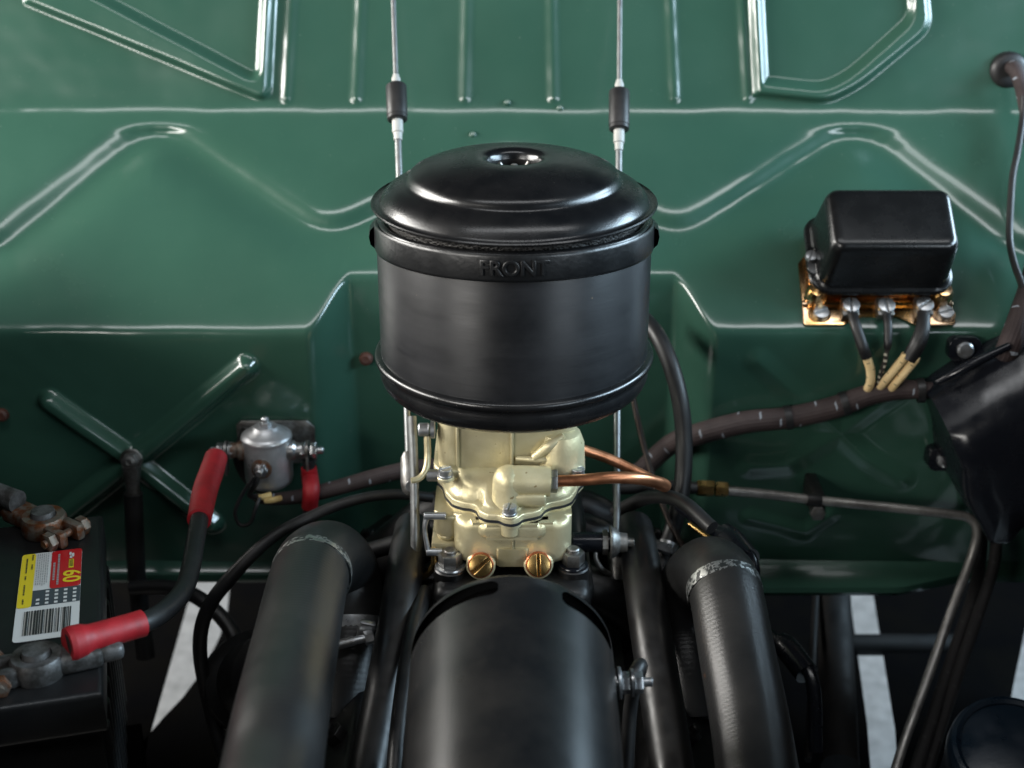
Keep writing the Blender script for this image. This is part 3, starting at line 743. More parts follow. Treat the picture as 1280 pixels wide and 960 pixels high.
# ================================================================ RADIATOR HOSES
def atd(px, py, d): return EYE + ray(px, py) * d       # at a distance along the line of sight
def ring(mb, c, ax, r, wd, th=.0012, seg=48):
    mb.lathe([(r - .001, -wd / 2), (r + th, -wd / 2), (r + th * 1.15, -wd * .3), (r + th * 1.15, wd * .3), (r + th, wd / 2), (r - .001, wd / 2)], facing(c, ax), seg); return mb
def hose(label, path, rad, bands):
    P = [atd(*q) for q in path]
    h = thing('radiator_hose', P[-1] - V((0, 0, rad)), label, 'hose', 'radiator hoses')
    mb = MB(); mb.tube(P, rad, 40, 10); build(mb, 'rubber_hose', 'hose_rubber', h, auto=60)
    return h, P
h1, P1 = hose('thick black radiator hose with chipped band on the battery side', [(305, 1140, .62), (335, 990, .73), (349, 907, .785), (369, 805, .885), (386, 725, .97), (396, 703, 1.005), (414, 698, 1.045), (430, 720, 1.068), (433, 770, 1.065), (430, 840, 1.05), (428, 900, 1.04)], .0270, None)
c = P1[4].lerp(P1[5], .30); mb = MB(); ring(mb, c, P1[5] - P1[3], .0270, .0095, .0009); build(mb, 'paint_chipped_band', 'chipped_band', h1)
mb = MB(); c = atd(432, 782, 1.064); ring(mb, c, (P1[9] - P1[7]), .0270, .011, .0014); lugc = atd(458, 787, 1.03)
mb.box(.012, .005, .016, facing(lugc, (0.25, -.2, 1)) @ Matrix.Translation((0, 0, -.008)), .0015); cl = build(mb, 'hose_clamp', 'zinc', h1)
mb = MB(); q0, q1 = atd(422, 806, 1.02), atd(456, 798, 1.025); mb.tube([q0, q1], .0030, 14)
for i in range(12): ring(mb, q0.lerp(q1, .04 + i * .05), q1 - q0, .0030, .0007, .0005, 14)
mb.cyl(.0052, .006, facing(q1, q1 - q0), 6); build(mb, 'clamp_bolt', 'zinc', cl)
h2, P2 = hose('thick black radiator hose with worn silver band on the steering side', [(972, 1140, .79), (950, 990, .865), (938, 907, .907), (921, 815, .950), (908, 745, .985), (899, 722, 1.005), (884, 715, 1.035), (866, 735, 1.058), (858, 785, 1.062), (863, 845, 1.05), (866, 900, 1.04)], .0255, None)
c = P2[4].lerp(P2[5], .25); mb = MB(); ring(mb, c, P2[5] - P2[3], .0255, .0095, .0009); build(mb, 'worn_silver_band', 'chipped_band', h2)
for k in (0, 1):
    mb = MB(); c = atd(858, 797 + 22 * k, 1.061); ring(mb, c, (V((.25, -.35, .9))), .0258, .0105, .0016); build(mb, 'hose_clamp', 'chipped_band' if k else 'steel_dull', h2)

# ================================================================ VOLTAGE REGULATOR
RO = ats(1100, 408); RM = frame(RO, X3, SLU, SLN)      # u right, v up the slope, n off the slope; origin at lower edge
def mm(u, v, n=0): return RM @ V((u / 1000, v / 1000, n / 1000))
vr = thing('voltage_regulator', RO, 'black box voltage regulator on gold plated base bolted to the green firewall', 'voltage regulator')
mb = MB(); o_ = [(-63, 2), (-61, 0), (-30, 0), (-24, 5), (-14, 9), (14, 9), (22, 5), (28, 0), (60, 0), (62, 2), (61, 60), (52, 70), (-54, 70), (-62, 60)]
mb.prism([(a / 1000, b / 1000) for a, b in o_], .0005, .0022, RM, .0005)
mb.box(.125, .0045, .0045, RM @ Matrix.Translation((-.0005, .0195, .001)), .0015)
base = build(mb, 'base_plate', 'gold_chromate', vr)
mb = MB(); mb.box(.110, .066, .020, RM @ Matrix.Translation((-.0005, .057, .002)), .006, 3)
for u in (-52, 51): mb.lathe([(.009, 0), (.009, .012), (.0065, .018), (.0, .019)], RM @ Matrix.Translation((u / 1000, .024, .002)), 24)
build(mb, 'base_body', 'gold_chromate', vr)
def cover(z0, z1, x0, x1, y0, y1, r, b): pass
mb = MB()
secs = [(17, -57, 57, 20, 93, 17), (18.5, -58.5, 58.5, 18.5, 94.5, 18), (21, -59, 59, 18, 95, 18), (23, -58, 58, 19, 94, 17), (24.2, -54.5, 55.5, 21.8, 91.8, 13), (26, -53, 54, 23, 91, 12), (62, -50.5, 52, 27, 88.5, 11), (66.5, -49.8, 51.3, 27.7, 87.8, 10.5), (69.5, -48.6, 50.1, 28.9, 86.6, 9.5), (71.6, -46.8, 48.3, 30.7, 84.8, 8), (72.8, -44.4, 45.9, 33.1, 82.4, 6), (73.2, -41.5, 43, 36, 79.5, 4)]
n_ = 9; ringn = 4 * n_; vs = []; fs = []
for n, x0, x1, y0, y1, r in secs: vs += [(x / 1000, y / 1000, n / 1000) for x, y in rrect(x0, x1, y0, y1, r, n_ - 1)]
for j in range(len(secs) - 1):
    for i in range(ringn): k = (i + 1) % ringn; fs.append((j * ringn + i, j * ringn + k, (j + 1) * ringn + k, (j + 1) * ringn + i))
fs.append(tuple(range((len(secs) - 1) * ringn, len(secs) * ringn))); fs.append(tuple(range(ringn))[::-1])
mb.add(vs, fs, RM); cov = build(mb, 'cover', 'regulator_black', vr, auto=30)
mb = MB(); mb.prism([(x / 1000, y / 1000) for x, y in rrect(-60, -44, 34, 62, 7)], .021, .0255, RM, .001); build(mb, 'cover_ear', 'regulator_black', cov)
mb = MB(); p = RM @ Matrix.Translation((-.0565, .0505, .0255)); mb.screw(.0048, .004, p, .14, R(60)); build(mb, 'cover_screw', 'zinc', cov)
for px, py, an in ((1063, 384, 85), (1107, 384, 92), (1155, 383, 35)):
    q = atp(px, py, RO + SLN * .010, SLN); l = RM.inverted() @ q; m = RM @ Matrix.Translation((l.x, l.y, .002))
    mb = MB(); mb.box(.0135, .017, .008, m @ Matrix.Translation((0, .001, 0)), .001); tb = build(mb, 'terminal', 'steel_dull', vr)
    mb = MB(); mb.screw(.0070, .0046, m @ Matrix.Translation((0, 0, .008)), .11, R(an)); build(mb, 'terminal_screw', 'zinc', tb)
for px, py, an in ((1025, 397, 20), (1180, 397, 15)):
    q = ats(px, py - 2); l = RM.inverted() @ q; m = RM @ Matrix.Translation((l.x, l.y, .002))
    mb = MB(); mb.prism(rrect(-.0105, .0085, -.007, .007, .0068), .0, .0012, m); build(mb, 'slot_washer', 'gold_chromate', vr)
    mb = MB(); mb.screw(.0062, .0045, m @ Matrix.Translation((0, 0, .0012)), .12, R(an)); build(mb, 'mounting_screw', 'zinc', vr)

# wires from the regulator to the loom
def wire(label, path, sleeve_r, end_r, split, mts, pair=False):
    P = [atf(a, b, off) for a, b, off in path]
    t = thing('regulator_wire', P[-1], label, 'wire', 'wires below the voltage regulator')
    mb = MB(); mb.tube(P[:split + 1], sleeve_r, 16, 8); build(mb, 'rubber_sleeve', 'cable_rubber', t)
    offs = [V((-.0042, 0, .001)), V((.0042, -.001, -.001))] if pair else [V((0, 0, 0))]
    for o in offs:
        mb = MB(); Q = [P[split - 1].lerp(P[split], .75)] + P[split:]
        mb.tube([q + o * (1 if pair else 0) for q in Q], end_r, 14, 8); build(mb, 'braided_core', mts, t)
wire('yellow braided wire on the terminal nearest the cover screw', [(1064, 388, .009), (1070, 408, .013), (1078, 432, .018), (1083, 446, .018), (1088, 462, .018), (1088, 478, .017), (1083, 490, .012)], [.0042, .0044, .0046, .0046], .0037, 3, 'yellow_braid')
wire('thin dark wire with pale tracer on the middle terminal', [(1107, 389, .009), (1110, 405, .012), (1110, 426, .016), (1109, 436, .017), (1106, 452, .018), (1101, 468, .017), (1096, 486, .013)], [.0034, .0036, .0034, .0030], .0019, 3, 'tracer_wire')
wire('pair of yellow braided wires in one thick sleeve', [(1154, 388, .009), (1154, 408, .015), (1148, 428, .020), (1136, 449, .021), (1124, 464, .020), (1113, 477, .018), (1104, 488, .013)], [.0050, .0058, .0066, .0064], .0036, 3, 'yellow_braid', True)

# ================================================================ WIRING LOOMS
lm = thing('wiring_loom', atf(1000, 525, .012), 'brown braided loom with pale flecks along the firewall below the regulator', 'wiring loom')
LP = [(800, 590, .03), (838, 556, .020), (872, 543, .013), (930, 528, .011), (985, 522, .011), (1040, 510, .011), (1085, 494, .011), (1125, 487, .012), (1172, 489, .016)]
P = [atf(*q) for q in LP]; mb = MB(); mb.tube(P, [.0085, .009, .0095, .0095, .0092, .0096, .0090, .0085, .0070], 20, 10); build(mb, 'braid', 'loom_braid', lm)
for k, t in ((4, .0), (5, .35), (7, .55)):
    mb = MB(); c = P[k].lerp(P[min(k + 1, 8)], t); ring(mb, c, P[k + 1] - P[k - 1], .0094, .006, .0008, 24); build(mb, 'tape', 'cable_rubber', lm)
lm2 = thing('wiring_loom', at(400, 612, .09), 'brown braided loom running from the solenoid towards the carburetor', 'wiring loom')
P = [at(318, 622, .085), at(338, 624, .085), at(380, 620, .085), at(420, 610, .088), at(470, 596, .095), at(520, 585, .105), at(580, 580, .12)]
mb = MB(); mb.tube(P, [.0035, .0050, .0062, .0066, .0068, .0068, .0066], 18, 10); build(mb, 'braid', 'loom_braid', lm2)
for q in ((318, 622), (331, 626)):
    mb = MB(); p = at(*q, .078); mb.tube([p, p + V((.006, 0, .0005)), p + V((.013, .004, .0005))], .0026, 10); build(mb, 'yellow_end', 'yellow_wire', lm2)
mb = MB(); mb.tube([at(318, 596, .073), at(303, 618, .070), at(294, 640, .068), at(300, 656, .066), at(313, 653, .066), at(320, 634, .068), at(325, 622, .074)], .0016, 10)
build(mb, 'loop_wire', 'cable_rubber', label='thin grey wire looping below the solenoid', cat='wire')
lm3 = thing('wiring_loom', atf(1262, 430, .02), 'braided loom entering the top of the shiny black cover', 'wiring loom')
mb = MB(); mb.tube([atf(1300, 300, .02), atf(1290, 350, .022), atf(1278, 390, .026), atf(1264, 428, .030), atf(1256, 446, .026)], [.008, .009, .0098, .0100, .0095], 20, 10); build(mb, 'braid', 'loom_braid', lm3)
gr = thing('grommet', atf(1258, 88, .0), 'black rubber grommet with loom passing through the upper firewall', 'grommet')
mb = MB(); mb.lathe([(.0, .006), (.009, .0065), (.0125, .006), (.0155, .004), (.0165, .001), (.0165, -.004)], facing(atf(1260, 88), (0, -1, .1)), 36); build(mb, 'rubber_ring', 'cable_rubber', gr)
mb = MB(); mb.tube([atf(1262, 84, -.005), atf(1268, 86, .014), atf(1275, 100, .022), atf(1282, 130, .024), atf(1292, 190, .024), atf(1310, 260, .024)], .0065, 16, 8); build(mb, 'loom', 'loom_braid', gr)
mb = MB(); mb.tube([atf(1280, 120, .030), atf(1278, 150, .030), atf(1272, 190, .028), atf(1266, 220, .026), atf(1263, 260, .024), atf(1262, 300, .024), atf(1268, 330, .026), atf(1276, 352, .028), atf(1284, 380, .03)], .0030, 12)
build(mb, 'lead_wire', 'cable_rubber', label='kinked black wire hanging beside the right edge of the firewall', cat='wire')

# shiny black cover over the loom junction
cv = thing('junction_cover', atf(1222, 640, 0), 'shiny black pointed cover over the loom below the regulator', 'cover')
Yc = .118
outer = [(1157, 487), (1185, 468), (1212, 450), (1240, 436), (1268, 424), (1330, 424), (1330, 590), (1262, 615), (1243, 640), (1212, 640), (1198, 612), (1184, 590), (1176, 568), (1172, 530)]
c0 = at(1240, 530, Yc)
def inset(pts, f, Y, dz=0): 
    out = []
    for a, b_ in pts: p = at(a, b_, Yc); out.append((c0.x + (p.x - c0.x) * f, Y, c0.z + (p.z - c0.z) * f + dz))
    return out
outer_s = [tuple(V(o)) for o in rounded(outer + [outer[0]], 9)][:-1]
lay = [(1.02, .150, 0), (1.02, .112, 0), (1.0, .100, 0), (.97, .095, -.002), (.92, .0855, -.006), (.86, .075, -.012), (.80, .067, -.018), (.70, .0625, -.022), (.3, .060, -.02)]
vs = []; fs = []; k = len(outer_s)
for f, Y, dz in lay: vs += inset(outer_s, f, Y, dz)
for j in range(len(lay) - 1):
    for i in range(k): q = (i + 1) % k; fs.append((j * k + i, j * k + q, (j + 1) * k + q, (j + 1) * k + i))
fs.append(tuple(range((len(lay) - 1) * k, len(lay) * k)))
mb = MB(); mb.add(vs, fs); build(mb, 'shell', 'black_steel', cv, auto=70)
mb = MB(); e = [at(1172, 478, .095), at(1195, 466, .091), at(1225, 450, .089), at(1262, 432, .090)]; mb.tube(e, [.003, .0042, .0042, .003], 12); build(mb, 'rolled_edge', 'black_steel', cv)
for px, py in ((1205, 437), (1179, 575)):
    p = at(px, py, .122); mb = MB(); mb.prism(rrect(-.012, .014, -.010, .010, .006), -.02, .0, facing(p, (0, -1, .10)), .001); build(mb, 'ear', 'black_steel', cv)
    mb = MB()
    if px > 1190: mb.cyl(.0068, .006, facing(p, (0, -1, .25)), 24, .0015)
    else: mb.screw(.0058, .005, facing(p, (0, -1, .25)), .13, R(70))
    build(mb, 'screw', 'zinc', cv)
mb = MB(); mb.tube([at(1222, 634, .105), at(1226, 680, .11), at(1218, 740, .10), at(1195, 810, .07), at(1165, 900, .02), at(1130, 1010, -.05)], .0055, 16); build(mb, 'lower_loom', 'loom_shaded', cv)
mb = MB(); mb.tube([at(1246, 632, .118), at(1243, 700, .10), at(1222, 770, .075), at(1195, 850, .045), at(1160, 960, -.01), at(1130, 1060, -.08)], .0050, 16); build(mb, 'lower_loom', 'loom_shaded', cv)

# ================================================================ STEEL LINE WITH BRASS FITTINGS
sl_ = thing('brake_line', at(1220, 660, .10), 'thin steel line with brass fitting bent down at the right', 'pipe')
P = [at(842, 608, .085), at(905, 613, .088), at(960, 618, .092), at(1018, 625, .095), at(1110, 634, .096), (at(1190, 643, .096)), at(1212, 648, .095), at(1221, 662, .092), at(1216, 690, .088), at(1196, 745, .075), at(1178, 795, .055), at(1155, 860, .02), at(1120, 960, -.03), at(1100, 1060, -.09)]
mb = MB(); mb.tube(P[1:], .0040, 14, 8); build(mb, 'tube', 'pipe_steel', sl_)
mb = MB(); mb.tube([P[0] - V((.05, 0, 0.002)), P[0], at(870, 610, .086)], .0052, 14); build(mb, 'rubber_end', 'cable_rubber', sl_)
for px, L_, r in ((871, .014, .0068), (894, .0105, .0062)):
    p = at(px, 610 + (px - 871) * .06, .086); mb = MB(); mb.hexa(r, L_, facing(p, (1, 0.02, -.06), .3)); build(mb, 'brass_fitting', 'brass', sl_)
mb = MB(); ring(mb, at(1017, 625, .095), P[4] - P[3], .0030, .012, .0022, 20); mb.box(.010, .055, .022, Matrix.Translation(at(1019, 640, .11) + V((0, .012, 0))), .002); build(mb, 'clip', 'engine_black', sl_)
mb = MB(); mb.hexa(.0068, .005, facing(at(1021, 640, .094), (0, -1, .2))); build(mb, 'clip_bolt', 'steel_dull', sl_)

# ================================================================ CABLES AND HOSES ROUND THE ENGINE
def cable(name, label, pts, r, mt='cable_rubber', cat='cable', group=None, seg=16):
    mb = MB(); mb.tube(pts, r, seg, 10); return build(mb, name, mt, label=label, cat=cat, group=group)
hh = thing('heater_hose', at(855, 640, .08), 'black rubber hose curving down behind the air cleaner with small clamp', 'hose')
P = [at(806, 400, .15), at(822, 420, .13), at(838, 455, .11), at(850, 500, .095), at(855, 550, .085), at(853, 605, .07), at(843, 655, .055), at(828, 700, .035), at(812, 760, .0)]
mb = MB(); mb.tube(P, .0070, 18, 10); build(mb, 'rubber_hose', 'cable_rubber', hh)
mb = MB(); c = at(834, 685, .041); ring(mb, c, P[7] - P[6], .0072, .009, .001, 24); cl = build(mb, 'hose_clamp', 'zinc', hh)
mb = MB(); mb.cyl(.0045, .016, facing(at(815, 680, .034), (1, -.3, -.2)), 6); build(mb, 'clamp_screw', 'zinc', cl)
# wound cable: a real helix round a core
P = [at(786, 470, .11), at(796, 520, .095), at(806, 562, .08), at(820, 610, .065), at(838, 655, .05), at(862, 697, .03)]
sc = thing('wound_cable', P[-1], 'thin spring wound cable slanting down behind the copper line', 'cable')
mb = MB(); mb.tube(P, .0017, 10, 10); build(mb, 'core', 'cable_rubber', sc)
def cr(P, t):
    n = len(P) - 1; i = min(int(t * n), n - 1); u = t * n - i
    return P[i].lerp(P[i + 1], u)
H = []
for i in range(900):
    t = i / 899; p = cr(P, t); tn = (cr(P, min(1, t + .02)) - cr(P, max(0, t - .02))).normalized(); a = tn.orthogonal().normalized(); b2 = tn.cross(a)
    an = i * 2 * math.pi / 10; H.append(p + (a * math.cos(an) + b2 * math.sin(an)) * .0022)
mb = MB(); mb.tube(H, .0006, 5, smooth=False); build(mb, 'winding', 'winding_brown', sc)
cable('starter_cable', 'black cable sweeping from behind the carburetor down past the hose', [at(540, 622, .07), at(490, 618, .06), at(440, 626, .05), at(390, 645, .04), at(340, 672, .02), at(290, 720, 0), at(258, 765, -.01), at(250, 815, -.01), at(262, 880, -.01), at(280, 950, -.03)], [.0042] * 3 + [.0046] * 2 + [.0058] * 5)
cable('battery_lead', 'black cable crossing the gap behind the red sleeved cable', [at(165, 735, .10), at(215, 735, .09), at(255, 752, .07), at(290, 790, .05), at(310, 850, .02)], .0065)
cable('spark_cable', 'black cable tucked beside the battery side hose', [at(350, 760, .02), at(410, 838, -.04), at(428, 850, -.06), at(442, 870, -.07), at(448, 905, -.08), at(446, 980, -.12)], .0058)
mb = MB(); mb.tube([at(402, 832, -.045), at(420, 846, -.055)], [.0085, .0085], 18); mb.tube([at(418, 845, -.054), at(424, 849, -.058)], .0092, 18); build(mb, 'cable_boot', 'cable_rubber', label='rubber boot on the cable beside the battery side hose', cat='boot')
cable('spark_cable', 'black cable from the carburetor flank to the battery side hose', [at(450, 692, .02), at(480, 684, .02), at(512, 675, .02), at(560, 665, .02)], .0070)
cable('oil_pipe', 'glossy black pipe beside the generator on the battery side', [at(455, 1000, -.22), at(478, 880, -.15), at(496, 780, -.09), at(508, 700, -.03), at(516, 660, .02)], .0140, 'engine_black', 'pipe')
cable('oil_pipe', 'glossy black pipe beside the generator on the steering side', [at(846, 1000, -.22), at(828, 880, -.15), at(812, 780, -.09), at(800, 700, -.03), at(792, 660, .02)], .0150, 'engine_black', 'pipe')
cable('oil_pipe', 'slim black pipe close against the generator', [at(492, 1000, -.24), at(500, 900, -.19), at(514, 800, -.12), at(530, 740, -.06)], .0062, 'engine_black', 'pipe')
for i, (pts, lb) in enumerate((([(850, 632), (882, 655), (915, 676), (940, 706), (936, 780)], 'blue black plug cable above the steering side hose'),
        ([(900, 760), (955, 790), (985, 812), (1015, 850), (1020, 940)], 'blue black plug cable emerging behind the steering side hose'),
        ([(770, 640), (810, 622), (850, 626), (890, 660)], 'black cable arching behind the bright rod'),
        ([(800, 740), (822, 728), (850, 718), (880, 720)], 'black cable arching under the wound cable'),
        ([(830, 940), (850, 895), (872, 870), (900, 858)], 'short black cable below the steering side hose'))):
    P = [at(a, b_, .05 - .03 * k) for k, (a, b_) in enumerate(pts)]
    t = thing('plug_cable', P[0], lb, 'cable', 'plug cables on the steering side')
    mb = MB(); mb.tube(P, .0055, 14); build(mb, 'lead', 'black_steel' if i < 2 else 'cable_rubber', t)
    if i < 2: mb = MB(); mb.tube([P[2].lerp(P[1], .3), P[2], P[3].lerp(P[2], .2)], .0098, 18); build(mb, 'boot', 'black_steel', t)
mb = MB(); p = at(890, 668, .03); mb.tube([at(862, 655, .05), at(888, 674, .03)], .0022, 10); build(mb, 'short_stub', 'brass', label='small brass tube end among the plug cables', cat='tube')

# steering column, cross bar and dark hardware at lower right
sc_ = thing('steering_column', at(1048, 940, .05), 'dark steering column tube descending beside the bright ground gap', 'steering column')
mb = MB(); mb.tube([at(1040, 690, .30), at(1050, 960, .02)], .0165, 24); build(mb, 'column_tube', 'dull_black', sc_)
mb = MB(); mb.tube([at(1022, 700, .28), at(1010, 950, .0)], .0030, 10); build(mb, 'shift_rod', 'dull_black', sc_)
mb = MB(); mb.tube([at(1030, 806, .25), at(1200, 806, .25)], .011, 12); build(mb, 'cross_bar', 'dull_black', label='black bar crossing the bright ground gap', cat='bar')
hn = thing('horn_cap', at(1275, 960, -.05), 'round black domed cap with raised rim at the lower right', 'cap')
m = facing(at(1265, 950, -.08), (0, -.35, .94))
mb = MB(); mb.lathe([(0, .018), (.020, .0175), (.034, .015), (.041, .012), (.0415, .0135), (.0445, .0150), (.0475, .0135), (.0490, .009), (.0495, .0), (.047, -.02), (.045, -.06)], m, 72); build(mb, 'dome', 'cap_blue', hn)

mb = MB(); mb.tube([m @ V((0, 0, -.05)), m @ V((0, .03, -.12)), V(((m @ V((0, 0, 0))).x, -.10, -.402))], .018, 20); build(mb, 'stalk', 'dull_black', hn)
# starter / fuel pump shapes filling the dark beside the block
mb = MB(); m = facing(at(330, 850, -.02), (.3, -.6, .5)); mb.lathe([(0, .05), (.028, .05), (.034, .044), (.034, -.02), (.042, -.025), (.042, -.05), (.02, -.06), (0, -.06)], m, 36)
build(mb, 'fuel_pump', 'dull_black', label='grimy dark rounded pump body behind the battery side hose', cat='pump')

# ================================================================ BATTERY
ZBt = -.100
c_br, c_fr = atz(128, 642, ZBt), atz(128, 866, ZBt)
e1 = (c_fr - c_br).normalized(); e2 = V((e1.y, -e1.x, 0)); e2 = e2 if e2.x < 0 else -e2
LB = (c_fr - c_br).length
BM = frame(c_br, e2, e1, Z3 if e2.cross(e1).z > 0 else Z3)       # u to the left, v to the front
bt = thing('battery', c_br + e2 * .09 + e1 * LB / 2 + V((0, 0, -.20)), 'black plastic car battery with coloured label', 'battery')
def bp(u, v, h=0): return c_br + e2 * u + e1 * v + V((0, 0, h))
def bbox(mb, u0, u1, v0, v1, z0, z1, bev):
    pts = [bp(u0, v0), bp(u1, v0), bp(u1, v1), bp(u0, v1)]
    mb.prism([(p.x, p.y) for p in pts], ZBt + z0, ZBt + z1, None, bev, 3); return mb
mb = MB(); bbox(mb, 0, .20, 0, LB, -.030, 0, .004); lidb = build(mb, 'lid', 'black_plastic', bt)
mb = MB(); bbox(mb, .004, .196, .004, LB - .004, -.20, -.031, .003); build(mb, 'case', 'black_plastic', bt)
for i in range(9):
    mb = MB(); u = -.001; p = bp(.003, .02 + i * .024, -.16); mb.box(.007, .010, .125, facing(p, Z3) @ Matrix.Rotation(math.atan2(e1.y, e1.x) + math.pi / 2, 4, 'Z'), .002); build(mb, 'case_rib', 'black_plastic', bt)
mb = MB(); bbox(mb, .100, .19, .03, LB - .05, .0005, .008, .004); build(mb, 'vent_cover', 'black_plastic', lidb)
mb = MB(); q_ = [bp(-.008, -.008), bp(.208, -.008), bp(.208, LB + .008), bp(-.008, LB + .008)]; mb.prism([(p.x, p.y) for p in q_], -.402, ZBt - .199, None, .003); build(mb, 'battery_tray', 'frame_black', label='black tray carrying the battery', cat='tray')
# label: local frame from its own corners
tl, tr, br_, bl = [atz(a, b_, ZBt + .0006) for a, b_ in ((28, 694), (103, 683), (98, 793), (15, 802))]
ey = ((bl - tl) + (br_ - tr)).normalized(); ex = V((-ey.y, ey.x, 0)); 
if ex.dot(tr - tl) < 0: ex = -ex
LW = (tr - tl).dot(ex); LH = ((bl - tl).dot(ey) + (br_ - tr).dot(ey)) / 2
lo_ = tl
def lp(x, y, h): return lo_ + ex * (x * LW) + ey * (y * LH) + V((0, 0, h))
def patch(name, mt, x0, x1, y0, y1, h, parent, r=0.0):
    mb = MB(); q = [lp(x0, y0, h), lp(x1, y0, h), lp(x1, y1, h), lp(x0, y1, h)]
    if r:
        pts = rounded([tuple(lp((x0 + x1) / 2, y0, h))] + [tuple(a) for a in (q[1], q[2], q[3], q[0])] + [tuple(lp((x0 + x1) / 2, y0, h))], r)[:-1]
        mb.add(pts, [list(range(len(pts)))])
    else: mb.add(q, [(0, 1, 2, 3)])
    return build(mb, name, mt, parent)
lab = patch('label', 'label_white', 0, 1, 0, 1, .0, bt, .004); lab['label'] = 'yellow red and white battery label'
st = .00022
patch('yellow_strip', 'label_yellow', 0.004, .235, .004, .64, st, lab, .003)
patch('red_block', 'label_red', .50, .998, .003, .455, st, lab, .003)
patch('grey_block', 'label_grey', .235, .998, .455, .635, st, lab)
def multi(rects, name, mt, h, parent):
    mb = MB()
    for x0, x1, y0, y1 in rects: mb.add([lp(x0, y0, h), lp(x1, y0, h), lp(x1, y1, h), lp(x0, y1, h)], [(0, 1, 2, 3)])
    o = build(mb, name, mt, parent); o['kind'] = 'stuff'; return o
x = .14; bars = []
rb = random.Random(3)
while x < .86:
    wd = rb.choice((.008, .010, .016, .024, .034)); bars.append((x, min(x + wd, .87), .685, .945 - .03 * (x > .8))); x += wd + rb.choice((.008, .012, .02))
multi(bars, 'barcode', 'label_ink', st * 2, lab)
dots = []
for i in range(5):
    for j in range(4):
        if i == 0 and j < 2: continue
        cx, cy = .33 + i * .145, .482 + j * .043 + .002 * i; dots.append((cx - .028, cx + .028, cy - .011, cy + .011))
multi(dots, 'punch_dots', 'label_white', st * 2, lab)
lines = []
for i in range(6):
    x = .262 + i * .035; y = .02
    while y < .40 - .015 * (i % 3):
        L_ = rb.uniform(.010, .03); lines.append((x, x + .014, y, min(y + L_, .43))); y += L_ + .009
multi(lines, 'small_print', 'label_faint', st * 2, lab)
ylines = []
for x, y0, y1 in ((.175, .02, .09), (.175, .14, .20), (.085, .06, .24), (.085, .275, .32), (.085, .38, .50), (.085, .545, .60)):
    y = y0
    while y < y1: L_ = rb.uniform(.008, .018); ylines.append((x, x + .024, y, min(y + L_, y1))); y += L_ + .004
multi(ylines, 'strip_print', 'label_ink', st * 2, lab)
rl = []
for x, y0, y1 in ((.535, .15, .36), (.605, .05, .42)):
    y = y0
    while y < y1: L_ = rb.uniform(.009, .02); rl.append((x, x + .035, y, min(y + L_, y1))); y += L_ + .005
multi(rl, 'red_block_print', 'label_faint', st * 2, lab)
patch('small_bar', 'label_yellow', .79, .87, .13, .235, st * 2, lab)
multi([(.80, .86, .14 + i * .014, .147 + i * .014) for i in range(6)], 'bar_print', 'label_ink', st * 3, lab)
multi([(.79, .825, .04, .075), (.83, .87, .055, .10), (.80, .84, .085, .115)], 'emblem', 'label_white', st * 2, lab)
tm = frame(lp(.835, .345, st * 2), ey, -ex if False else ex.cross(Z3).cross(ey) * 0 + ex, Z3)
tm = frame(lp(.835, .335, st * 2.2), ey, ex, Z3) if ey.cross(ex).z > 0 else frame(lp(.835, .335, st * 2.2), ey, ex, V((0, 0, 1)))
mb = text_mesh('60', .0165, .00003, tm, bold=.0003); build(mb, 'number', 'label_yellow', lab, label='yellow number 60')

# battery terminals
def terminal(label, post, ax, sc, mts, jaw):
    t = thing('battery_terminal', post, label, 'battery terminal', 'battery terminals')
    ax = V(ax).normalized(); sd_ = Z3.cross(ax)
    m = frame(post, ax, sd_, Z3)
    mb = MB(); mb.lathe([(.0095, -.012), (.0088, .015), (.0082, .0172), (.0, .0176)], Matrix.Translation(post), 28); build(mb, 'post', 'lead', t)
    mb = MB(); mb.lathe([(.0092, -.002), (.0150, -.002), (.0165, .001), (.0163, .011), (.0150, .0135), (.0095, .0135)], Matrix.Translation(post), 40, R(0), R(360))
    mb.box(.030, .020, .013, m @ Matrix.Translation((.024, 0, -.001)), .004, 3); mb.box(.020, .016, .011, m @ Matrix.Translation((.042, 0, -.000)), .004, 3)
    for s_ in (-1, 1): mb.box(.020, .0075, .013, m @ Matrix.Translation((-.022, s_ * .0075, -.001)), .0025, 2)
    build(mb, 'clamp', mts, t)
    mb = MB(); q = m @ V((-.024, 0, .0055)); mb.tube([q - sd_ * .020, q + sd_ * .020], .0030, 12)
    build(mb, 'bolt', 'rust_steel', t)
    for s_ in (-1, 1):
        mb = MB(); mb.hexa(.0072, .006, facing(q + sd_ * (.0115 * s_), sd_ * s_)); build(mb, 'bolt_nut', 'rust_steel', t)
    return m
pn = atz(44, 812, ZBt + .018); pn.z = ZBt + .001
dirn = (atz(100, 800, ZBt + .02) - atz(44, 812, ZBt + .02))
terminal('greasy dark lead terminal clamp joined to the red sleeved cable', pn, dirn, 1, 'lead', 0)
pf = atz(53, 638, ZBt + .018); pf.z = ZBt + .001
terminal('rusty terminal clamp at the firewall end of the battery', pf, atz(0, 615, ZBt + .02) - atz(53, 638, ZBt + .02), 1, 'rust_steel', 0)
cable('negative_cable', 'grey battery cable leaving the rusty terminal clamp', [atz(22, 627, ZBt + .018), atz(-10, 614, ZBt + .02), atz(-50, 596, ZBt + .024)], [.0085, .0080, .0078], 'lead')
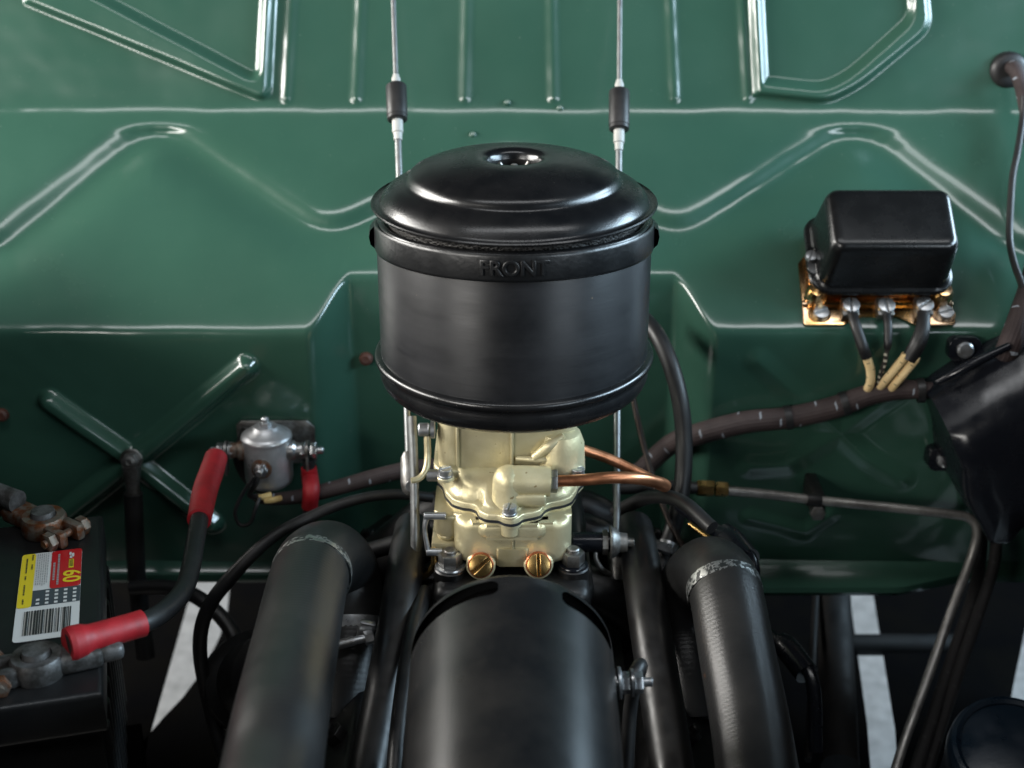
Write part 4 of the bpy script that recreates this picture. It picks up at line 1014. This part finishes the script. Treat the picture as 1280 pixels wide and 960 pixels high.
# red sleeved cable
P = [at(84, 806, -.2125), at(105, 800, -.206), at(140, 790, -.194), at(178, 779, -.180), at(205, 764, -.156), at(228, 740, -.126), at(238, 712, -.096), at(244, 678, -.058), at(250, 645, -.018), at(256, 615, .024), at(265, 588, .058), at(270, 572, .076)]
pc = thing('battery_cable', P[0], 'thick black battery cable with red sleeves joining battery and solenoid', 'cable')
mb = MB(); mb.tube(P, [.0068] * len(P), 22, 10); build(mb, 'lead', 'cable_rubber', pc)
mb = MB(); mb.tube([P[0], P[0].lerp(P[1], .3), P[0].lerp(P[1], .85), P[1].lerp(P[2], .25), P[2], P[3]], [.0105, .0112, .0108, .0090, .0088, .0088], 26, 8); build(mb, 'red_sleeve', 'red_rubber', pc)
mb = MB(); mb.tube([P[8].lerp(P[7], .15), P[9], P[10], P[11]], [.0090, .0098, .0096, .0092], 26, 10); build(mb, 'red_sleeve', 'red_rubber', pc)

# ================================================================ STARTER SOLENOID
SC = at(334, 560, .104); SC = V((SC.x, .104, at(334, 533, .104).z))       # centre of the cap's top
so_ = thing('starter_solenoid', SC + V((0, 0, -.055)), 'silver cylindrical starter solenoid with rust stains on the green firewall', 'solenoid')
Tm = Matrix.Translation(SC)
mb = MB(); mb.lathe([(.0198, -.010), (.0200, -.014), (.0200, -.046), (.0188, -.050), (.0150, -.053), (.0, -.0535)], Tm, 48); build(mb, 'can', 'solenoid_zinc', so_)
mb = MB(); mb.lathe([(0, .0005), (.0095, .0005), (.0105, -.0005), (.0120, -.0025), (.0170, -.0050), (.0205, -.0075), (.0212, -.0092), (.0207, -.0110), (.0190, -.0115)], Tm, 48); build(mb, 'cap', 'solenoid_zinc', so_)
mb = MB(); mb.hexa(.0055, .004, Tm @ Matrix.Translation((0, 0, .0004))); mb.cyl(.0032, .0085, Tm, 14, .0012); build(mb, 'top_nut', 'zinc', so_)
mb = MB(); mb.prism([(-.030, -.030), (.036, -.030), (.036, .004), (.030, .010), (-.026, .010), (-.030, .006)], 0, .003, facing(SC + V((0, .030, -.018)), (0, -1, 0)), .001); mb.box(.034, .028, .030, Matrix.Translation(SC + V((0, .018, -.045))), .002); build(mb, 'bracket', 'steel_dull', so_)
for s_ in (-1, 1):
    c = SC + V((s_ * .0195, -.002, -.021)); m = facing(c, (s_, 0, 0))
    mb = MB(); mb.lathe([(.0085, -.002), (.0085, .003), (.0065, .005), (.0065, .010)], m, 20); build(mb, 'insulator', 'rust_steel' if s_ < 0 else 'zinc', so_)
    mb = MB(); mb.hexa(.0070, .004, m @ Matrix.Translation((0, 0, .0085))); mb.hexa(.0066, .0055, m @ Matrix.Translation((0, 0, .0165))); mb.cyl(.0030, .0275, m, 12, .001); build(mb, 'terminal_stud', 'zinc', so_)
    mb = MB(); mb.cyl(.0082, .0022, m @ Matrix.Translation((0, 0, .0130)), 24); mb.box(.0022, .010, .018, Matrix.Translation(c + V((s_ * .0142, -.003, -.020))), .0005); build(mb, 'cable_lug', 'steel_dull', so_)
c = SC + V((-.002, -.0195, -.029)); m = facing(c, (-.05, -1, .1)); mb = MB(); mb.cyl(.0085, .0012, m, 24); build(mb, 'rust_washer', 'rust_steel', so_)
mb = MB(); mb.hexa(.0060, .005, m @ Matrix.Translation((0, 0, .001))); mb.cyl(.0030, .0125, m, 14, .0008); build(mb, 'trigger_stud', 'zinc', so_)
mb = MB(); q = m @ V((0, 0, .008)); mb.tube([q, q + V((-.004, -.002, -.010)), q + V((-.010, .002, -.022)), at(322, 622, .075)], .0024, 10); build(mb, 'trigger_wire', 'cable_rubber', so_)
mb = MB(); mb.tube([SC + V((-.018, .02, -.012)), SC + V((-.026, .012, -.034)), SC + V((-.016, .008, -.056)), SC + V((-.004, .01, -.062))], .006, 12); build(mb, 'side_strap', 'cable_rubber', so_)
sd2 = thing('starter_lead', at(389, 640, .08), 'short red sleeve on the cable hanging from the solenoid', 'cable')
a0 = SC + V((.034, -.004, -.034))
mb = MB(); mb.tube([a0 + V((0, 0, .006)), a0 + V((.0005, 0, -.010)), at(389, 612, .080), at(387, 634, .080), at(380, 700, .07), at(370, 800, .03)], .0052, 16); build(mb, 'lead', 'cable_rubber', sd2)
mb = MB(); mb.tube([a0 + V((0, 0, -.002)), a0 + V((.0005, 0, -.012)), at(389, 612, .080), at(387, 634, .080)], [.0064, .0070, .0070, .0066], 20); build(mb, 'red_sleeve', 'red_rubber', sd2)

# ground lug on the firewall
gl = thing('ground_strap', atf(165, 690, .02), 'ground cable lug bolted in the crossing of the green ribs', 'cable')
p = atf(165, 574, .013); m = facing(p, (0, -1, .22))
mb = MB(); mb.cyl(.0095, .003, m, 28, .0006); mb.hexa(.0074, .006, m @ Matrix.Translation((0, 0, .003))); mb.lathe([(.0030, .003), (.0046, .006), (.0046, .0105), (.0026, .0112), (.0020, .006), (0, .005)], m, 20); build(mb, 'bolt', 'steel_dull', gl)
mb = MB(); mb.tube([p + V((0, -.004, -.004)), p + V((0, -.006, -.014)), p + V((0, -.007, -.020)), p + V((0, -.008, -.030))], [.0080, .0070, .0062, .0062], 18); build(mb, 'lug', 'steel_dull', gl)
mb = MB(); mb.tube([p + V((0, -.008, -.028)), p + V((-.002, -.010, -.06)), p + V((-.004, -.014, -.11)), p + V((.0, -.03, -.18))], .0080, 18); build(mb, 'lead', 'cable_rubber', gl)
